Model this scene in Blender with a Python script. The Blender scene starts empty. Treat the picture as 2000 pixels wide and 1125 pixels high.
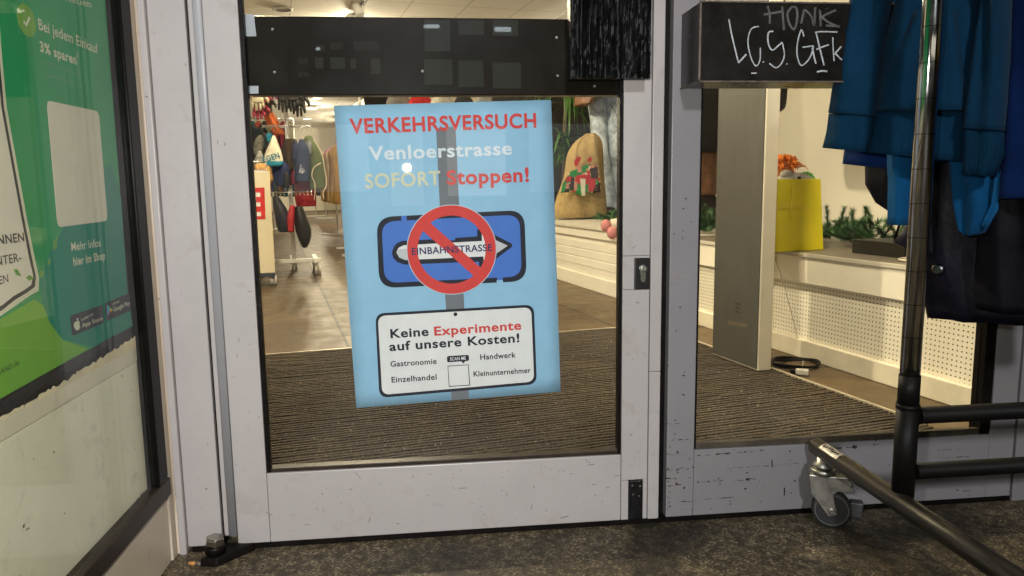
import bpy, bmesh, math, random
from mathutils import Vector, Matrix, noise as mnoise
random.seed(7)
SC = bpy.context.scene
COL = SC.collection
R = math.radians
# ------------------------------------------------------------------ camera
F, CX, CY = 1445.0, 1000.0, 562.5
ya, pt, ro = R(6.17), R(7.88), R(0.77)
CAM = Vector((0, -1.479, 0.73))
cf = Vector((math.sin(ya)*math.cos(pt), math.cos(ya)*math.cos(pt), -math.sin(pt)))
r0 = Vector((math.cos(ya), -math.sin(ya), 0)); u0 = r0.cross(cf)
cr = r0*math.cos(ro) - u0*math.sin(ro); cu = r0*math.sin(ro) + u0*math.cos(ro)
cd = bpy.data.cameras.new("camera"); cam = bpy.data.objects.new("camera", cd); COL.objects.link(cam)
cd.sensor_width = 36; cd.lens = F/2000*36; cd.clip_start = 0.02; cd.clip_end = 400
m = Matrix((cr, cu, -cf)).transposed().to_4x4(); m.translation = CAM; cam.matrix_world = m
SC.camera = cam
# ------------------------------------------------------------------ sky, lamps outside, exposure
w = bpy.data.worlds.new("World"); SC.world = w; w.use_nodes = True
nt = w.node_tree; bg = nt.nodes["Background"]
sky = nt.nodes.new("ShaderNodeTexSky"); sky.sky_type = 'NISHITA'; sky.sun_disc = False
sky.sun_elevation = R(2); sky.sun_rotation = R(0)
nt.links.new(sky.outputs[0], bg.inputs[0]); bg.inputs[1].default_value = 0.03
def lamp(name, typ, loc, power, col, size=0.1, target=None, sy=None, spot=None):
    l = bpy.data.lights.new(name, typ); o = bpy.data.objects.new(name, l); COL.objects.link(o)
    l.energy = power; l.color = col
    if typ == 'AREA':
        l.size = size
        if sy: l.shape = 'RECTANGLE'; l.size_y = sy
    else: l.shadow_soft_size = size
    if spot: l.spot_size = R(spot); l.spot_blend = 1.0 if name == "flash" else 0.6
    o.location = loc
    if target is not None:
        o.rotation_euler = (Vector(target)-Vector(loc)).to_track_quat('-Z', 'Y').to_euler()
    return o
lamp("flash", 'SPOT', CAM - cr*0.09 + cu*0.075, 66, (1, .975, .95), 0.014, (-.10, 0, .60), spot=112)
lamp("canopy_light", 'SPOT', (1.2, -0.6, 2.97), 65, (1, .84, .68), 0.09, (0, -.1, 0.3), spot=120)
lamp("street_light", 'SPOT', (-.05, -7.0, 3.6), 1050, (.93, .95, 1), 0.25, (-.05, 0, .6), spot=36)
SC.view_settings.view_transform = 'Standard'; SC.view_settings.look = 'None'
SC.view_settings.exposure = 0; SC.view_settings.gamma = 1; SC.view_settings.use_curve_mapping = False
SC.cycles.use_denoising = True; SC.cycles.max_bounces = 10; SC.cycles.transparent_max_bounces = 24
SC.cycles.sample_clamp_indirect = 6
# ------------------------------------------------------------------ geometry helpers
def ray(u, v): return cf + cr*((u-CX)/F) - cu*((v-CY)/F)
class Pl:
    """a real plane in the place: origin, two axes and a normal"""
    def __init__(s, o, ex, ey):
        s.o = Vector(o); s.ex = Vector(ex).normalized(); s.ey = Vector(ey).normalized(); s.n = s.ex.cross(s.ey).normalized()
    def px(s, u, v):
        d = ray(u, v); t = (s.o-CAM).dot(s.n)/d.dot(s.n); p = CAM + d*t - s.o
        return (p.dot(s.ex), p.dot(s.ey))
    def w(s, a, b, h=0): return s.o + s.ex*a + s.ey*b + s.n*h
AL = R(11.5); CA, SA = math.cos(AL), math.sin(AL)
def S(s, t, z): return Vector((s*CA - t*SA, s*SA + t*CA, z))
SE, ST, Z3 = Vector((CA, SA, 0)), Vector((-SA, CA, 0)), Vector((0, 0, 1))
def spx(u, v, T):            # pixel onto the shop's cross plane t = T
    d = ray(u, v); k = (T - CAM.dot(ST))/d.dot(ST); p = CAM + d*k
    return p.dot(SE), p.z
def sps(u, v, s):            # pixel onto the shop's lengthwise plane s
    d = ray(u, v); k = (s - CAM.dot(SE))/d.dot(SE); p = CAM + d*k
    return p.dot(ST), p.z
OFF = {}
class MB:
    def __init__(s): s.v = []; s.f = []; s.sm = []
    def add(s, vs, fs, smooth=False):
        b = len(s.v); s.v += [Vector(x) for x in vs]
        for f in fs: s.f.append([i+b for i in f]); s.sm.append(smooth)
        return s
    def hexa(s, c):
        return s.add(c, [(0,3,2,1),(4,5,6,7),(0,1,5,4),(1,2,6,5),(2,3,7,6),(3,0,4,7)])
    def box(s, x0, x1, y0, y1, z0, z1):
        return s.hexa([(x0,y0,z0),(x1,y0,z0),(x1,y1,z0),(x0,y1,z0),(x0,y0,z1),(x1,y0,z1),(x1,y1,z1),(x0,y1,z1)])
    def sbox(s, a0, a1, t0, t1, z0, z1):
        return s.hexa([S(a0,t0,z0),S(a1,t0,z0),S(a1,t1,z0),S(a0,t1,z0),S(a0,t0,z1),S(a1,t0,z1),S(a1,t1,z1),S(a0,t1,z1)])
    def obox(s, c, ax, ay, az):
        c = Vector(c); ax, ay, az = Vector(ax), Vector(ay), Vector(az)
        return s.hexa([c+ax*i+ay*j+az*k for k in (-1,1) for i, j in ((-1,-1),(1,-1),(1,1),(-1,1))])
    def pbox(s, P, a0, a1, b0, b1, h0, h1):
        return s.hexa([P.w(a0,b0,h0),P.w(a1,b0,h0),P.w(a1,b1,h0),P.w(a0,b1,h0),P.w(a0,b0,h1),P.w(a1,b0,h1),P.w(a1,b1,h1),P.w(a0,b1,h1)])
    def loft(s, rings, closed=True, caps=True, smooth=True):
        n = len(rings[0]); vs = [p for r in rings for p in r]; fs = []
        for i in range(len(rings)-1):
            for j in range(n if closed else n-1):
                k = (j+1) % n; fs.append((i*n+j, i*n+k, (i+1)*n+k, (i+1)*n+j))
        s.add(vs, fs, smooth)
        if caps and closed:
            b = len(s.v)-len(vs)
            s.f.append([b+j for j in range(n)][::-1]); s.sm.append(False)
            s.f.append([b+(len(rings)-1)*n+j for j in range(n)]); s.sm.append(False)
        return s
    def tube(s, pts, r, n=10, caps=True):
        pts = [Vector(p) for p in pts]; rs = r if isinstance(r, (list, tuple)) else [r]*len(pts)
        rings = []; up = None
        for i, p in enumerate(pts):
            d = (pts[min(i+1, len(pts)-1)] - pts[max(i-1, 0)]).normalized()
            if up is None: up = Vector((0,0,1)) if abs(d.z) < .9 else Vector((1,0,0))
            x = up.cross(d).normalized(); y = d.cross(x); up = y
            rings.append([p + (x*math.cos(a) + y*math.sin(a))*rs[i] for a in [2*math.pi*k/n for k in range(n)]])
        return s.loft(rings, True, caps)
    def disc(s, c, axis, prof, n=24):     # lathe: prof = [(h, r)]
        axis = Vector(axis).normalized(); x = axis.orthogonal().normalized(); y = axis.cross(x); c = Vector(c)
        return s.loft([[c + axis*h + (x*math.cos(2*math.pi*k/n)+y*math.sin(2*math.pi*k/n))*max(r, 1e-5) for k in range(n)] for h, r in prof])
    def blob(s, c, rx, ry, rz, n=16, k=10, noise=0, seed=0):
        rnd = random.Random(seed); c = Vector(c); rings = []
        for i in range(k+1):
            th = math.pi*i/k; ring = []
            for j in range(n):
                ph = 2*math.pi*j/n; q = 1 + noise*rnd.uniform(-1, 1)
                ring.append(c + Vector((rx*math.sin(th)*math.cos(ph), ry*math.sin(th)*math.sin(ph), -rz*math.cos(th)))*q)
            rings.append(ring)
        return s.loft(rings, True, False)
    def poly(s, P, pts, h0, h1):          # extruded outline on a plane
        n = len(pts); a = sum(pts[i][0]*pts[(i+1)%n][1]-pts[(i+1)%n][0]*pts[i][1] for i in range(n))
        if a < 0: pts = pts[::-1]
        vs = [P.w(x, y, h0) for x, y in pts] + [P.w(x, y, h1) for x, y in pts]
        return s.add(vs, [list(range(n))[::-1], [n+i for i in range(n)]] + [(i, (i+1)%n, n+(i+1)%n, n+i) for i in range(n)])
    def ring(s, P, out, inn, h0, h1):
        n = len(out); vs = [P.w(*p, h0) for p in out]+[P.w(*p, h0) for p in inn]+[P.w(*p, h1) for p in out]+[P.w(*p, h1) for p in inn]
        fs = []
        for i in range(n):
            j = (i+1) % n
            fs += [(2*n+i, 2*n+j, 3*n+j, 3*n+i), (i, j, 2*n+j, 2*n+i), (n+i, 3*n+i, 3*n+j, n+j)]
        return s.add(vs, fs)
    def ribbon(s, P, pts, wd, h):         # pen stroke on a plane
        pts = [Vector((p[0], p[1], 0)) for p in pts]; L = []; Rr = []
        for i, p in enumerate(pts):
            d = (pts[min(i+1, len(pts)-1)]-pts[max(i-1, 0)]).normalized(); q = Vector((-d.y, d.x, 0))*wd/2
            L.append(p+q); Rr.append(p-q)
        for i in range(len(pts)-1):
            c = [Rr[i], Rr[i+1], L[i+1], L[i]]
            s.hexa([P.w(x.x, x.y, 0) for x in c]+[P.w(x.x, x.y, h) for x in c])
        return s
    def build(s, name, mt, parent=None, bevel=0, sub=0):
        off = OFF.get(parent.name, Vector()) if parent else Vector()
        me = bpy.data.meshes.new(name); me.from_pydata([v-off for v in s.v], [], s.f)
        for p, q in zip(me.polygons, s.sm): p.use_smooth = q
        me.materials.append(mt); me.update()
        o = bpy.data.objects.new(name, me); COL.objects.link(o)
        if parent: o.parent = parent
        OFF[o.name] = off.copy()
        if bevel:
            b = o.modifiers.new("bevel", 'BEVEL'); b.width = bevel; b.segments = 2; b.limit_method = 'ANGLE'; b.angle_limit = R(40)
        if sub:
            b = o.modifiers.new("subsurf", 'SUBSURF'); b.levels = sub; b.render_levels = sub
        return o
def tag(o, label, cat, group=None, kind=None):
    if label: o['label'] = label
    if cat: o['category'] = cat
    if group: o['group'] = group
    if kind: o['kind'] = kind
    return o
def thing(name, label, cat, loc, group=None):
    o = bpy.data.objects.new(name, None); COL.objects.link(o); o.empty_display_size = .05
    o.location = loc; OFF[o.name] = Vector(loc); return tag(o, label, cat, group)
def structure(o): o['kind'] = 'structure'; return o
def arc(c, r, a0, a1, n=8, ry=None):
    return [(c[0]+r*math.cos(R(a0+(a1-a0)*i/n)), c[1]+(ry or r)*math.sin(R(a0+(a1-a0)*i/n))) for i in range(n+1)]
def rquad(c, r, n=6):          # rounded quadrilateral, corners in order
    out = []
    for i in range(4):
        p, a, b = Vector(c[i]), Vector(c[i-1]), Vector(c[(i+1) % 4])
        p0 = p+(a-p).normalized()*r; p1 = p+(b-p).normalized()*r
        for k in range(n+1):
            t = k/n; q = p0*(1-t)**2 + p*(2*t*(1-t)) + p1*t*t; out.append((q.x, q.y))
    return out
def text(name, st, P, mt, parent, pl, pr, h, bold=0.0, hgt=.0003, lift=0.0):
    """lettering as thin solid letters on plane P; pl, pr = ends of the baseline and h = capital height, all in photo pixels"""
    cu_ = bpy.data.curves.new(name, 'FONT'); cu_.body = st; cu_.size = 1; cu_.offset = bold; cu_.extrude = 0.0
    cu_.resolution_u = 6; cu_.space_character = 1 + bold*3.2
    o = bpy.data.objects.new("tmp_text", cu_); COL.objects.link(o)
    dg = bpy.context.evaluated_depsgraph_get(); me = bpy.data.meshes.new_from_object(o.evaluated_get(dg))
    bpy.data.objects.remove(o)
    xs = [v.co.x for v in me.vertices]; x0, x1 = min(xs), max(xs)
    a = Vector(P.px(*pl)); b = Vector(P.px(*pr)); up = Vector(P.px(pl[0], pl[1]-h))
    hh = abs(up.y-a.y); ex = (b-a); L = ex.length; ex = ex/L; ey = Vector((-ex.y, ex.x))
    off = OFF.get(parent.name, Vector())
    # letters that touch their neighbour lie a hair above it, like overlapping print
    par = list(range(len(me.vertices)))
    def find(i):
        while par[i] != i: par[i] = par[par[i]]; i = par[i]
        return i
    for e in me.edges: par[find(e.vertices[0])] = find(e.vertices[1])
    mnx = {}
    for v in me.vertices:
        r_ = find(v.index); mnx[r_] = min(mnx.get(r_, 1e9), v.co.x)
    order = {r_: k % 3 for k, r_ in enumerate(sorted(mnx, key=mnx.get))}
    lvl = [order[find(i)]*.00003 for i in range(len(me.vertices))]
    for v in me.vertices:
        q = a + ex*((v.co.x-x0)/(x1-x0)*L) + ey*(v.co.y/0.72*hh)
        v.co = P.w(q.x, q.y, hgt + lvl[v.index]) - off
    # an emboldened outline can overlap itself: every facet gets its own hair-thin level
    fv, ff = [], []
    for p in me.polygons:
        d_ = P.n*(.000007*(p.index*5 % 11)); ff.append(list(range(len(fv), len(fv)+len(p.vertices)))); fv += [me.vertices[i].co + d_ for i in p.vertices]
    me.clear_geometry(); me.from_pydata(fv, [], ff)
    me.materials.clear(); me.materials.append(mt); me.update()
    ob = bpy.data.objects.new(name, me); COL.objects.link(ob); ob.parent = parent; OFF[ob.name] = off.copy()
    return ob
# ------------------------------------------------------------------ materials
def nodes(name):
    mt = bpy.data.materials.new(name); mt.use_nodes = True; n = mt.node_tree
    return mt, n, n.nodes["Principled BSDF"], lambda a, b: n.links.new(a, b)
def mapped(n, L, scale=(1,1,1), rot=(0,0,0)):
    tc = n.nodes.new("ShaderNodeTexCoord"); mp = n.nodes.new("ShaderNodeMapping")
    L(tc.outputs["Object"], mp.inputs[0]); mp.inputs["Scale"].default_value = scale; mp.inputs["Rotation"].default_value = rot
    return mp.outputs[0]
def noise(n, L, vec, scale, detail=4, rough=.6, dist=0):
    t = n.nodes.new("ShaderNodeTexNoise"); t.inputs["Scale"].default_value = scale; t.inputs["Detail"].default_value = detail
    t.inputs["Roughness"].default_value = rough; t.inputs["Distortion"].default_value = dist; L(vec, t.inputs["Vector"]); return t.outputs["Fac"]
def ramp(n, L, fac, stops):
    t = n.nodes.new("ShaderNodeValToRGB"); L(fac, t.inputs[0]); e = t.color_ramp.elements
    while len(e) < len(stops): e.new(.5)
    for k, (p, c) in enumerate(stops):
        e[k].position = p; e[k].color = c if len(c) == 4 else (*c, 1)
    return t.outputs[0]
def mixc(n, L, fac, a, b, mode='MIX'):
    t = n.nodes.new("ShaderNodeMix"); t.data_type = 'RGBA'; t.blend_type = mode
    for sock, x in ((t.inputs[0], fac), (t.inputs[6], a), (t.inputs[7], b)):
        if hasattr(x, 'is_linked'): L(x, sock)
        else: sock.default_value = x if not isinstance(x, tuple) else (*x, 1)[:4]
    return t.outputs[2]
def mth(n, L, op, a, b=0):
    t = n.nodes.new("ShaderNodeMath"); t.operation = op
    for k, x in enumerate((a, b)):
        if hasattr(x, 'is_linked'): L(x, t.inputs[k])
        else: t.inputs[k].default_value = x
    return t.outputs[0]
MC = {}
def mat(name, col, rough=.5, metal=0, var=.12, scale=9, bump=0, bscale=120, spec=.5, sheen=0, stretch=(1,1,1), coat=0):
    if name in MC: return MC[name]
    mt, n, b, L = nodes(name); vec = mapped(n, L, stretch)
    f = noise(n, L, vec, scale)
    lo = tuple(c*(1-var) for c in col); hi = tuple(min(1, c*(1+var)) for c in col)
    L(ramp(n, L, f, [(.3, lo), (.7, hi)]), b.inputs["Base Color"])
    b.inputs["Roughness"].default_value = rough; b.inputs["Metallic"].default_value = metal
    b.inputs["Specular IOR Level"].default_value = spec; b.inputs["Sheen Weight"].default_value = sheen; b.inputs["Coat Weight"].default_value = coat
    if var and rough > .08:
        mr = n.nodes.new("ShaderNodeMapRange"); L(f, mr.inputs[0]); mr.inputs[3].default_value = rough*.85; mr.inputs[4].default_value = min(1, rough*1.15); L(mr.outputs[0], b.inputs["Roughness"])
    if bump:
        bp = n.nodes.new("ShaderNodeBump"); bp.inputs["Strength"].default_value = bump; bp.inputs["Distance"].default_value = .004
        L(noise(n, L, vec, bscale, 3), bp.inputs["Height"]); L(bp.outputs[0], b.inputs["Normal"])
    MC[name] = mt; return mt
def emit(name, col, st):
    if name in MC: return MC[name]
    mt, n, b, L = nodes(name); b.inputs["Base Color"].default_value = (.8, .8, .8, 1)
    b.inputs["Emission Color"].default_value = (*col, 1); b.inputs["Emission Strength"].default_value = st; MC[name] = mt; return mt
def paint(name, col, chips, streak=(3, 3, 60), rough=.33):
    """worn gloss paint: brush ripple, grime clouds, small dark specks and chips down to dark wood"""
    mt, n, b, L = nodes(name); v = mapped(n, L); vs = mapped(n, L, streak); vv = mapped(n, L, (60, 60, 1.2))
    base = ramp(n, L, noise(n, L, v, 3.5, 6, .65), [(.3, tuple(c*.86 for c in col)), (.68, col)])
    grime = ramp(n, L, noise(n, L, v, 14, 6, .7, .4), [(.56, (0,0,0)), (.8, (1,1,1))])
    base = mixc(n, L, mth(n, L, 'MULTIPLY', grime, .5), base, (.24, .20, .16))
    spk = ramp(n, L, noise(n, L, v, 95, 2, .5), [(.735, (0,0,0)), (.76, (1,1,1))])
    base = mixc(n, L, mth(n, L, 'MULTIPLY', spk, .75), base, (.07, .06, .06))
    c1 = noise(n, L, vs, 5, 5, .7, .3); msk = noise(n, L, v, 5.5, 2)
    ch = mth(n, L, 'GREATER_THAN', mth(n, L, 'ADD', c1, mth(n, L, 'MULTIPLY', msk, .35)), 1.02 - chips)
    L(mixc(n, L, ch, base, (.012, .010, .012)), b.inputs["Base Color"])
    b.inputs["Roughness"].default_value = rough; b.inputs["Specular IOR Level"].default_value = .35
    bp = n.nodes.new("ShaderNodeBump"); bp.inputs["Strength"].default_value = .25; bp.inputs["Distance"].default_value = .002
    hgt = mth(n, L, 'SUBTRACT', mth(n, L, 'MULTIPLY', noise(n, L, vv, 6, 3), .3), ch)
    L(hgt, bp.inputs["Height"]); L(bp.outputs[0], b.inputs["Normal"]); return mt
WHITE = paint("white_door_paint", (.405, .376, .362), .05)
WORN_SHADED = paint("chipped_shaded_lilac_paint", (.235, .222, .228), .11, (3.5, 3.5, 38))  # chipped paint, its base colour lowered to carry shade on the right side
BEADC = paint("blue_grey_bead_paint", (.33, .325, .335), .05)
CREAM = paint("cream_painted_panel", (.60, .52, .41), .03)
TAN = paint("tan_edge_paint", (.66, .55, .42), .05)
BLACK = mat("black_rubber_gasket", (.006, .0048, .004), .4, var=.4, scale=30, bump=.3, spec=.1)
BROWN = mat("dark_brown_rail", (.028, .020, .014), .4, var=.3, scale=30, bump=.2, spec=.2)
PANEL = mat("dark_brown_panel", (.010, .0066, .004), .3, var=.25, scale=6, spec=.06)
SCREW = mat("screw_steel", (.4, .38, .35), .45, metal=1)
STEEL = mat("zinc_steel", (.48, .46, .40), .28, metal=1, var=.25, scale=25, bump=.05)
GALV = mat("dull_zinc", (.40, .385, .34), .4, metal=1, var=.3, scale=40, bump=.08)
CHROME = mat("scratched_chrome", (.60, .61, .59), .10, metal=1, var=.08, scale=60, stretch=(1, 1, .1))
DARKTUBE = mat("dark_worn_steel_tube", (.040, .035, .029), .36, metal=.6, var=.35, scale=22, bump=.06, stretch=(6, .6, 6))
MATTEBLACK = mat("matte_black_sleeve", (.0045, .004, .0035), .5, var=.3, spec=.16)
RUBBER = mat("dark_rubber_tyre", (.022, .021, .021), .6, var=.3)
GREYPLASTIC = mat("grey_plastic_wheel", (.20, .19, .19), .45, var=.12)
CLEAR_GREY = mat("greyish_tape", (.33, .34, .38), .4)
WHITEP = mat("white_powder_coat", (.70, .68, .64), .4)
def glass():
    mt = bpy.data.materials.new("window_glass"); mt.use_nodes = True; n = mt.node_tree; n.nodes.clear()
    L = lambda a, b: n.links.new(a, b)
    out = n.nodes.new("ShaderNodeOutputMaterial"); mx = n.nodes.new("ShaderNodeMixShader")
    tr = n.nodes.new("ShaderNodeBsdfTransparent"); gl = n.nodes.new("ShaderNodeBsdfGlossy")
    tr.inputs[0].default_value = (.965, .975, .965, 1); gl.inputs["Roughness"].default_value = 0.012
    lw = n.nodes.new("ShaderNodeLayerWeight"); lw.inputs[0].default_value = .5
    f = mth(n, L, 'POWER', lw.outputs["Facing"], 5); f = mth(n, L, 'MULTIPLY', f, .5); f = mth(n, L, 'ADD', f, .022)
    L(f, mx.inputs[0]); L(tr.outputs[0], mx.inputs[1]); L(gl.outputs[0], mx.inputs[2])
    df = n.nodes.new("ShaderNodeBsdfDiffuse"); df.inputs[0].default_value = (.8, .8, .78, 1); m2 = n.nodes.new("ShaderNodeMixShader")
    v = mapped(n, L, (1, 1, 1)); d1 = ramp(n, L, noise(n, L, v, 7, 5, .65, .8), [(.42, (.0006,)*3), (.75, (.006,)*3)]); d2 = ramp(n, L, noise(n, L, v, 260, 2, .5), [(.745, (0,)*3), (.77, (.10,)*3)])
    L(mth(n, L, 'ADD', d1, d2), m2.inputs[0]); L(mx.outputs[0], m2.inputs[1]); L(df.outputs[0], m2.inputs[2]); L(m2.outputs[0], out.inputs[0]); return mt
GLASS = glass()
def cloth(name, col, var=.18, bump=.35, bscale=420, rough=.95, sheen=.03):
    return mat(name, col, rough, var=var, scale=14, bump=bump, bscale=bscale, spec=.08, sheen=sheen)
def flatc(name, col, rough=.55): return mat(name, col, rough, var=.05, scale=20, spec=.1)
# ================================================================== THE SETTING
def granite():
    mt, n, b, L = nodes("dark_granite_paving"); v = mapped(n, L); v2 = mapped(n, L, (1, 1.9, 1), (0, 0, .5))
    a = noise(n, L, v2, 165, 3, .6, .5); c = noise(n, L, v, 48, 4, .7); d = noise(n, L, v, 3.2, 4, .6)
    base = ramp(n, L, a, [(.35, (.022, .017, .011)), (.46, (.068, .053, .033)), (.54, (.155, .125, .078)), (.63, (.36, .30, .195))])
    base = mixc(n, L, ramp(n, L, c, [(.42, (0,0,0)), (.58, (1,1,1))]), base, (.050, .040, .026))
    base = mixc(n, L, ramp(n, L, d, [(.46, (0,0,0)), (.66, (.8,.8,.8))]), base, (.014, .0115, .009))
    L(base, b.inputs["Base Color"]); b.inputs["Roughness"].default_value = .5; b.inputs["Specular IOR Level"].default_value = .2
    bp = n.nodes.new("ShaderNodeBump"); bp.inputs["Strength"].default_value = .5; bp.inputs["Distance"].default_value = .003
    L(noise(n, L, v, 120, 3), bp.inputs["Height"]); L(bp.outputs[0], b.inputs["Normal"]); return mt
structure(MB().box(-40, 40, -60, .0016, -.2, 0).build("pavement", granite()))
def tiles():
    mt, n, b, L = nodes("shop_floor_tiles"); v = mapped(n, L, (1, 1, 1), (0, 0, R(90)-AL))
    br = n.nodes.new("ShaderNodeTexBrick"); L(v, br.inputs["Vector"]); br.inputs["Scale"].default_value = 1
    br.inputs["Brick Width"].default_value = .9; br.inputs["Row Height"].default_value = .45; br.inputs["Mortar Smooth"].default_value = .6; br.inputs["Mortar Size"].default_value = .010
    br.offset = .5; br.inputs["Color1"].default_value = (.12, .084, .046, 1); br.inputs["Color2"].default_value = (.070, .046, .026, 1)
    br.inputs["Mortar"].default_value = (.015, .011, .007, 1); br.inputs["Bias"].default_value = .0
    nz = ramp(n, L, noise(n, L, v, 2.4, 5), [(.3, (.72, .72, .72)), (.7, (1.15, 1.12, 1.05))])
    L(mixc(n, L, 1.0, br.outputs["Color"], nz, 'MULTIPLY'), b.inputs["Base Color"])
    mr = ramp(n, L, noise(n, L, v, 9, 5), [(.3, (.36,)*3), (.7, (.55,)*3)]); L(mr, b.inputs["Roughness"]); b.inputs["Specular IOR Level"].default_value = .22
    return mt
pf = [(-6, .002), (9, .002), (9, 28), (-12, 28)]
structure(MB().add([(x, y, -.2) for x, y in pf]+[(x, y, 0.001) for x, y in pf], [(3,2,1,0),(4,5,6,7),(0,1,5,4),(1,2,6,5),(2,3,7,6),(3,0,4,7)]).build("shop_floor", tiles()))
def ceil_mat():
    mt, n, b, L = nodes("ceiling_tiles"); v = mapped(n, L, (1, 1, 1), (0, 0, -AL))
    br = n.nodes.new("ShaderNodeTexBrick"); L(v, br.inputs["Vector"]); br.inputs["Scale"].default_value = 1; br.offset = 0
    br.inputs["Brick Width"].default_value = .62; br.inputs["Row Height"].default_value = .62; br.inputs["Mortar Size"].default_value = .006
    br.inputs["Color1"].default_value = (.78, .74, .66, 1); br.inputs["Color2"].default_value = (.74, .70, .62, 1); br.inputs["Mortar"].default_value = (.42, .37, .30, 1)
    L(br.outputs["Color"], b.inputs["Base Color"]); b.inputs["Roughness"].default_value = .8; return mt
structure(MB().sbox(-4, 5, .9, 25, 2.7, 2.8).build("shop_ceiling", ceil_mat()))
WALLW = mat("warm_white_wall", (.78, .73, .62), .7, var=.05, scale=3)
def wall(name, mb, label, mt): return tag(mb.build(name, mt), label, "wall")
wall("shop_wall", MB().sbox(-3.2, -3.08, 1.4, 25, .001, 2.7), "pale wall of the shop beyond the hat stand, on the left", WALLW)
wall("shop_wall", MB().sbox(-3, 4.9, 24, 24.12, .001, 2.7), "far end wall of the shop behind the lit row of rails", WALLW)
wall("shop_wall", MB().sbox(4.6, 4.72, 3.4, 23.9, .001, 2.7), "side wall of the shop behind the coats on the right", WALLW)
wall("display_wall", MB().sbox(2.62, 2.68, .05, 2.62, .442, 2.6), "cream display wall behind the yellow bag and fir twigs", mat("display_wall_paint", (.58, .54, .45), .7, var=.04, scale=2))
# ================================================================== DOOR FRAME POST (left)
post = thing("door_post", "lilac white painted post between green poster window and left door leaf", "post", (-.48, 0, 0))
for n_, x0, x1, y0, z0, mt in (("edge_strip", -.53, -.5225, -.004, -.0, TAN), ("moulding", -.522, -.5085, -.010, .0, WHITE), ("face_board", -.508, -.4405, .0, .012, WHITE)):
    MB().box(x0, x1, y0, .08, z0, 2.6).build(n_, mt, post, .0025)
MB().box(-.4403, -.4365, .012, .07, 0, 2.6).build("gap_seal", BLACK, post)
# ================================================================== DOORS
def bar(x0, x1, z0, z1, y0=0, y1=.05): return MB().box(x0, x1, y0, y1, z0, z1)
door = thing("glass_door", "white framed glass door leaf with light blue protest poster behind its glass", "door", (0, .02, 0))
bar(-.436, -.427, .03, 2.1, .002).build("edge_strip", WHITE, door, .002)
mb = MB(); mb.loft([[Vector((-.419 + .0085*math.cos(a), .002 - .0028*math.sin(a) , z)) for a in [math.pi*k/8 for k in range(9)]] + [Vector((-.4275, .05, z)), Vector((-.4105, .05, z))] for z in (.03, 2.1)])
mb.build("bead_moulding", BEADC, door)
bar(-.4095, -.3455, .012, 2.1).build("stile", WHITE, door, .0015)
bar(-.345, .3885, .012, .1585).build("bottom_rail", WHITE, door, .0015)
bar(.3895, .4465, .1015, .5130).build("stile", WHITE, door, .0012)
bar(.3895, .4055, .012, .1008).build("stile", WHITE, door, .0012)
bar(.4375, .4465, .012, .1008).build("stile", WHITE, door, .0012)
bar(.3895, .4465, .5136, .5834).build("stile", WHITE, door, .0012)
bar(.3895, .4465, .5840, 2.1).build("stile", WHITE, door, .0012)
bar(.4475, .4715, .012, .338, -.004).build("meeting_strip", WHITE, door, .002)
bar(.4475, .4715, .3386, 2.1, -.004).build("meeting_strip", WHITE, door, .002)
bar(-.345, .3885, 2.0, 2.1).build("top_rail", WHITE, door, .0015)
mb = MB(); mb.box(-.345, -.3372, .003, .0175, .1592, 2.0).box(-.345, -.3432, .0236, .042, .1592, 2.0).box(.3822, .3885, .003, .0175, .1592, 2.0).box(.3865, .3885, .0236, .042, .1592, 2.0)
mb.build("glazing_gasket", BLACK, door, .001)
mb = MB(); mb.box(-.337, .382, .004, .0175, .1592, .1672).box(-.343, .3862, .0236, .042, .1592, .1615); mb.build("glazing_gasket", BROWN, door, .001)
MB().box(-.3425, .3862, .018, .023, .1617, 1.999).build("glass_pane", GLASS, door)
# push panel behind the glass
PD = Pl((0, .0262, 0), (1, 0, 0), (0, 0, 1))
MB().box(-.3405, .3845, .0245, .060, .9085, 1.0555).build("push_panel", PANEL, door, .002)
P0 = Pl((0, .0243, 0), (1, 0, 0), (0, 0, 1))
mb = MB()
for u, v in ((536, 141), (532, 57), (825, 139), (1087, 73), (1089, 148), (1161, 168)):
    a, b_ = P0.px(u, v); mb.disc(P0.w(a, b_, -.001), P0.n, [(0, .0026), (.0012, .0026), (.0014, .0016), (.0008, .001)], 12)
mb.build("screw", SCREW, door)
mb = MB()
for q in ([(477, 28), (496, 28), (501, 71), (480, 71)], [(487, 168), (505, 168), (505, 183), (487, 183)]):
    mb.poly(P0, [P0.px(*p) for p in q], .0002, .0008)
mb.build("tape", CLEAR_GREY, door)
# lock
lk = MB().box(.4135, .4455, -.006, .004, .514, .5795).build("lock_plate", mat("black_lock_plate", (.014, .013, .012), .3, var=.3, scale=40), door, .0025)
PL = Pl((.4305, -.006, .5475), (1, 0, 0), (0, 0, 1))
prof = [(math.cos(R(a))*.0085, .010+math.sin(R(a))*.0085) for a in range(-50, 231, 14)] + [(-.005, -.014), (-.0035, -.0175), (0, -.019), (.0035, -.0175), (.005, -.014)]
MB().poly(PL, prof, 0, .003).build("lock_cylinder", STEEL, lk, .0006)
mb = MB().disc(PL.w(0, .010, .003), PL.n, [(0, .0062), (.0012, .0060), (.0013, .0046)], 20); mb.build("keyway_disc", GALV, lk)
MB().box(.4298, .4312, -.0112, -.0098, .5535, .5615).build("keyhole", BLACK, lk)
# kick bolt plate
MB().box(.4062, .4368, -.003, .02, .0125, .1005).build("bolt_plate", mat("black_bolt_plate", (.012, .011, .011), .3, metal=.4, var=.4, scale=60, bump=.4), door, .002)
mb = MB()
for x, z in ((.413, .09), (.430, .088), (.415, .07), (.428, .066)): mb.disc((x, -.003, z), (0, -1, 0), [(0, .0022), (.001, .002)], 10)
mb.build("screw", GALV, door)
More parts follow.
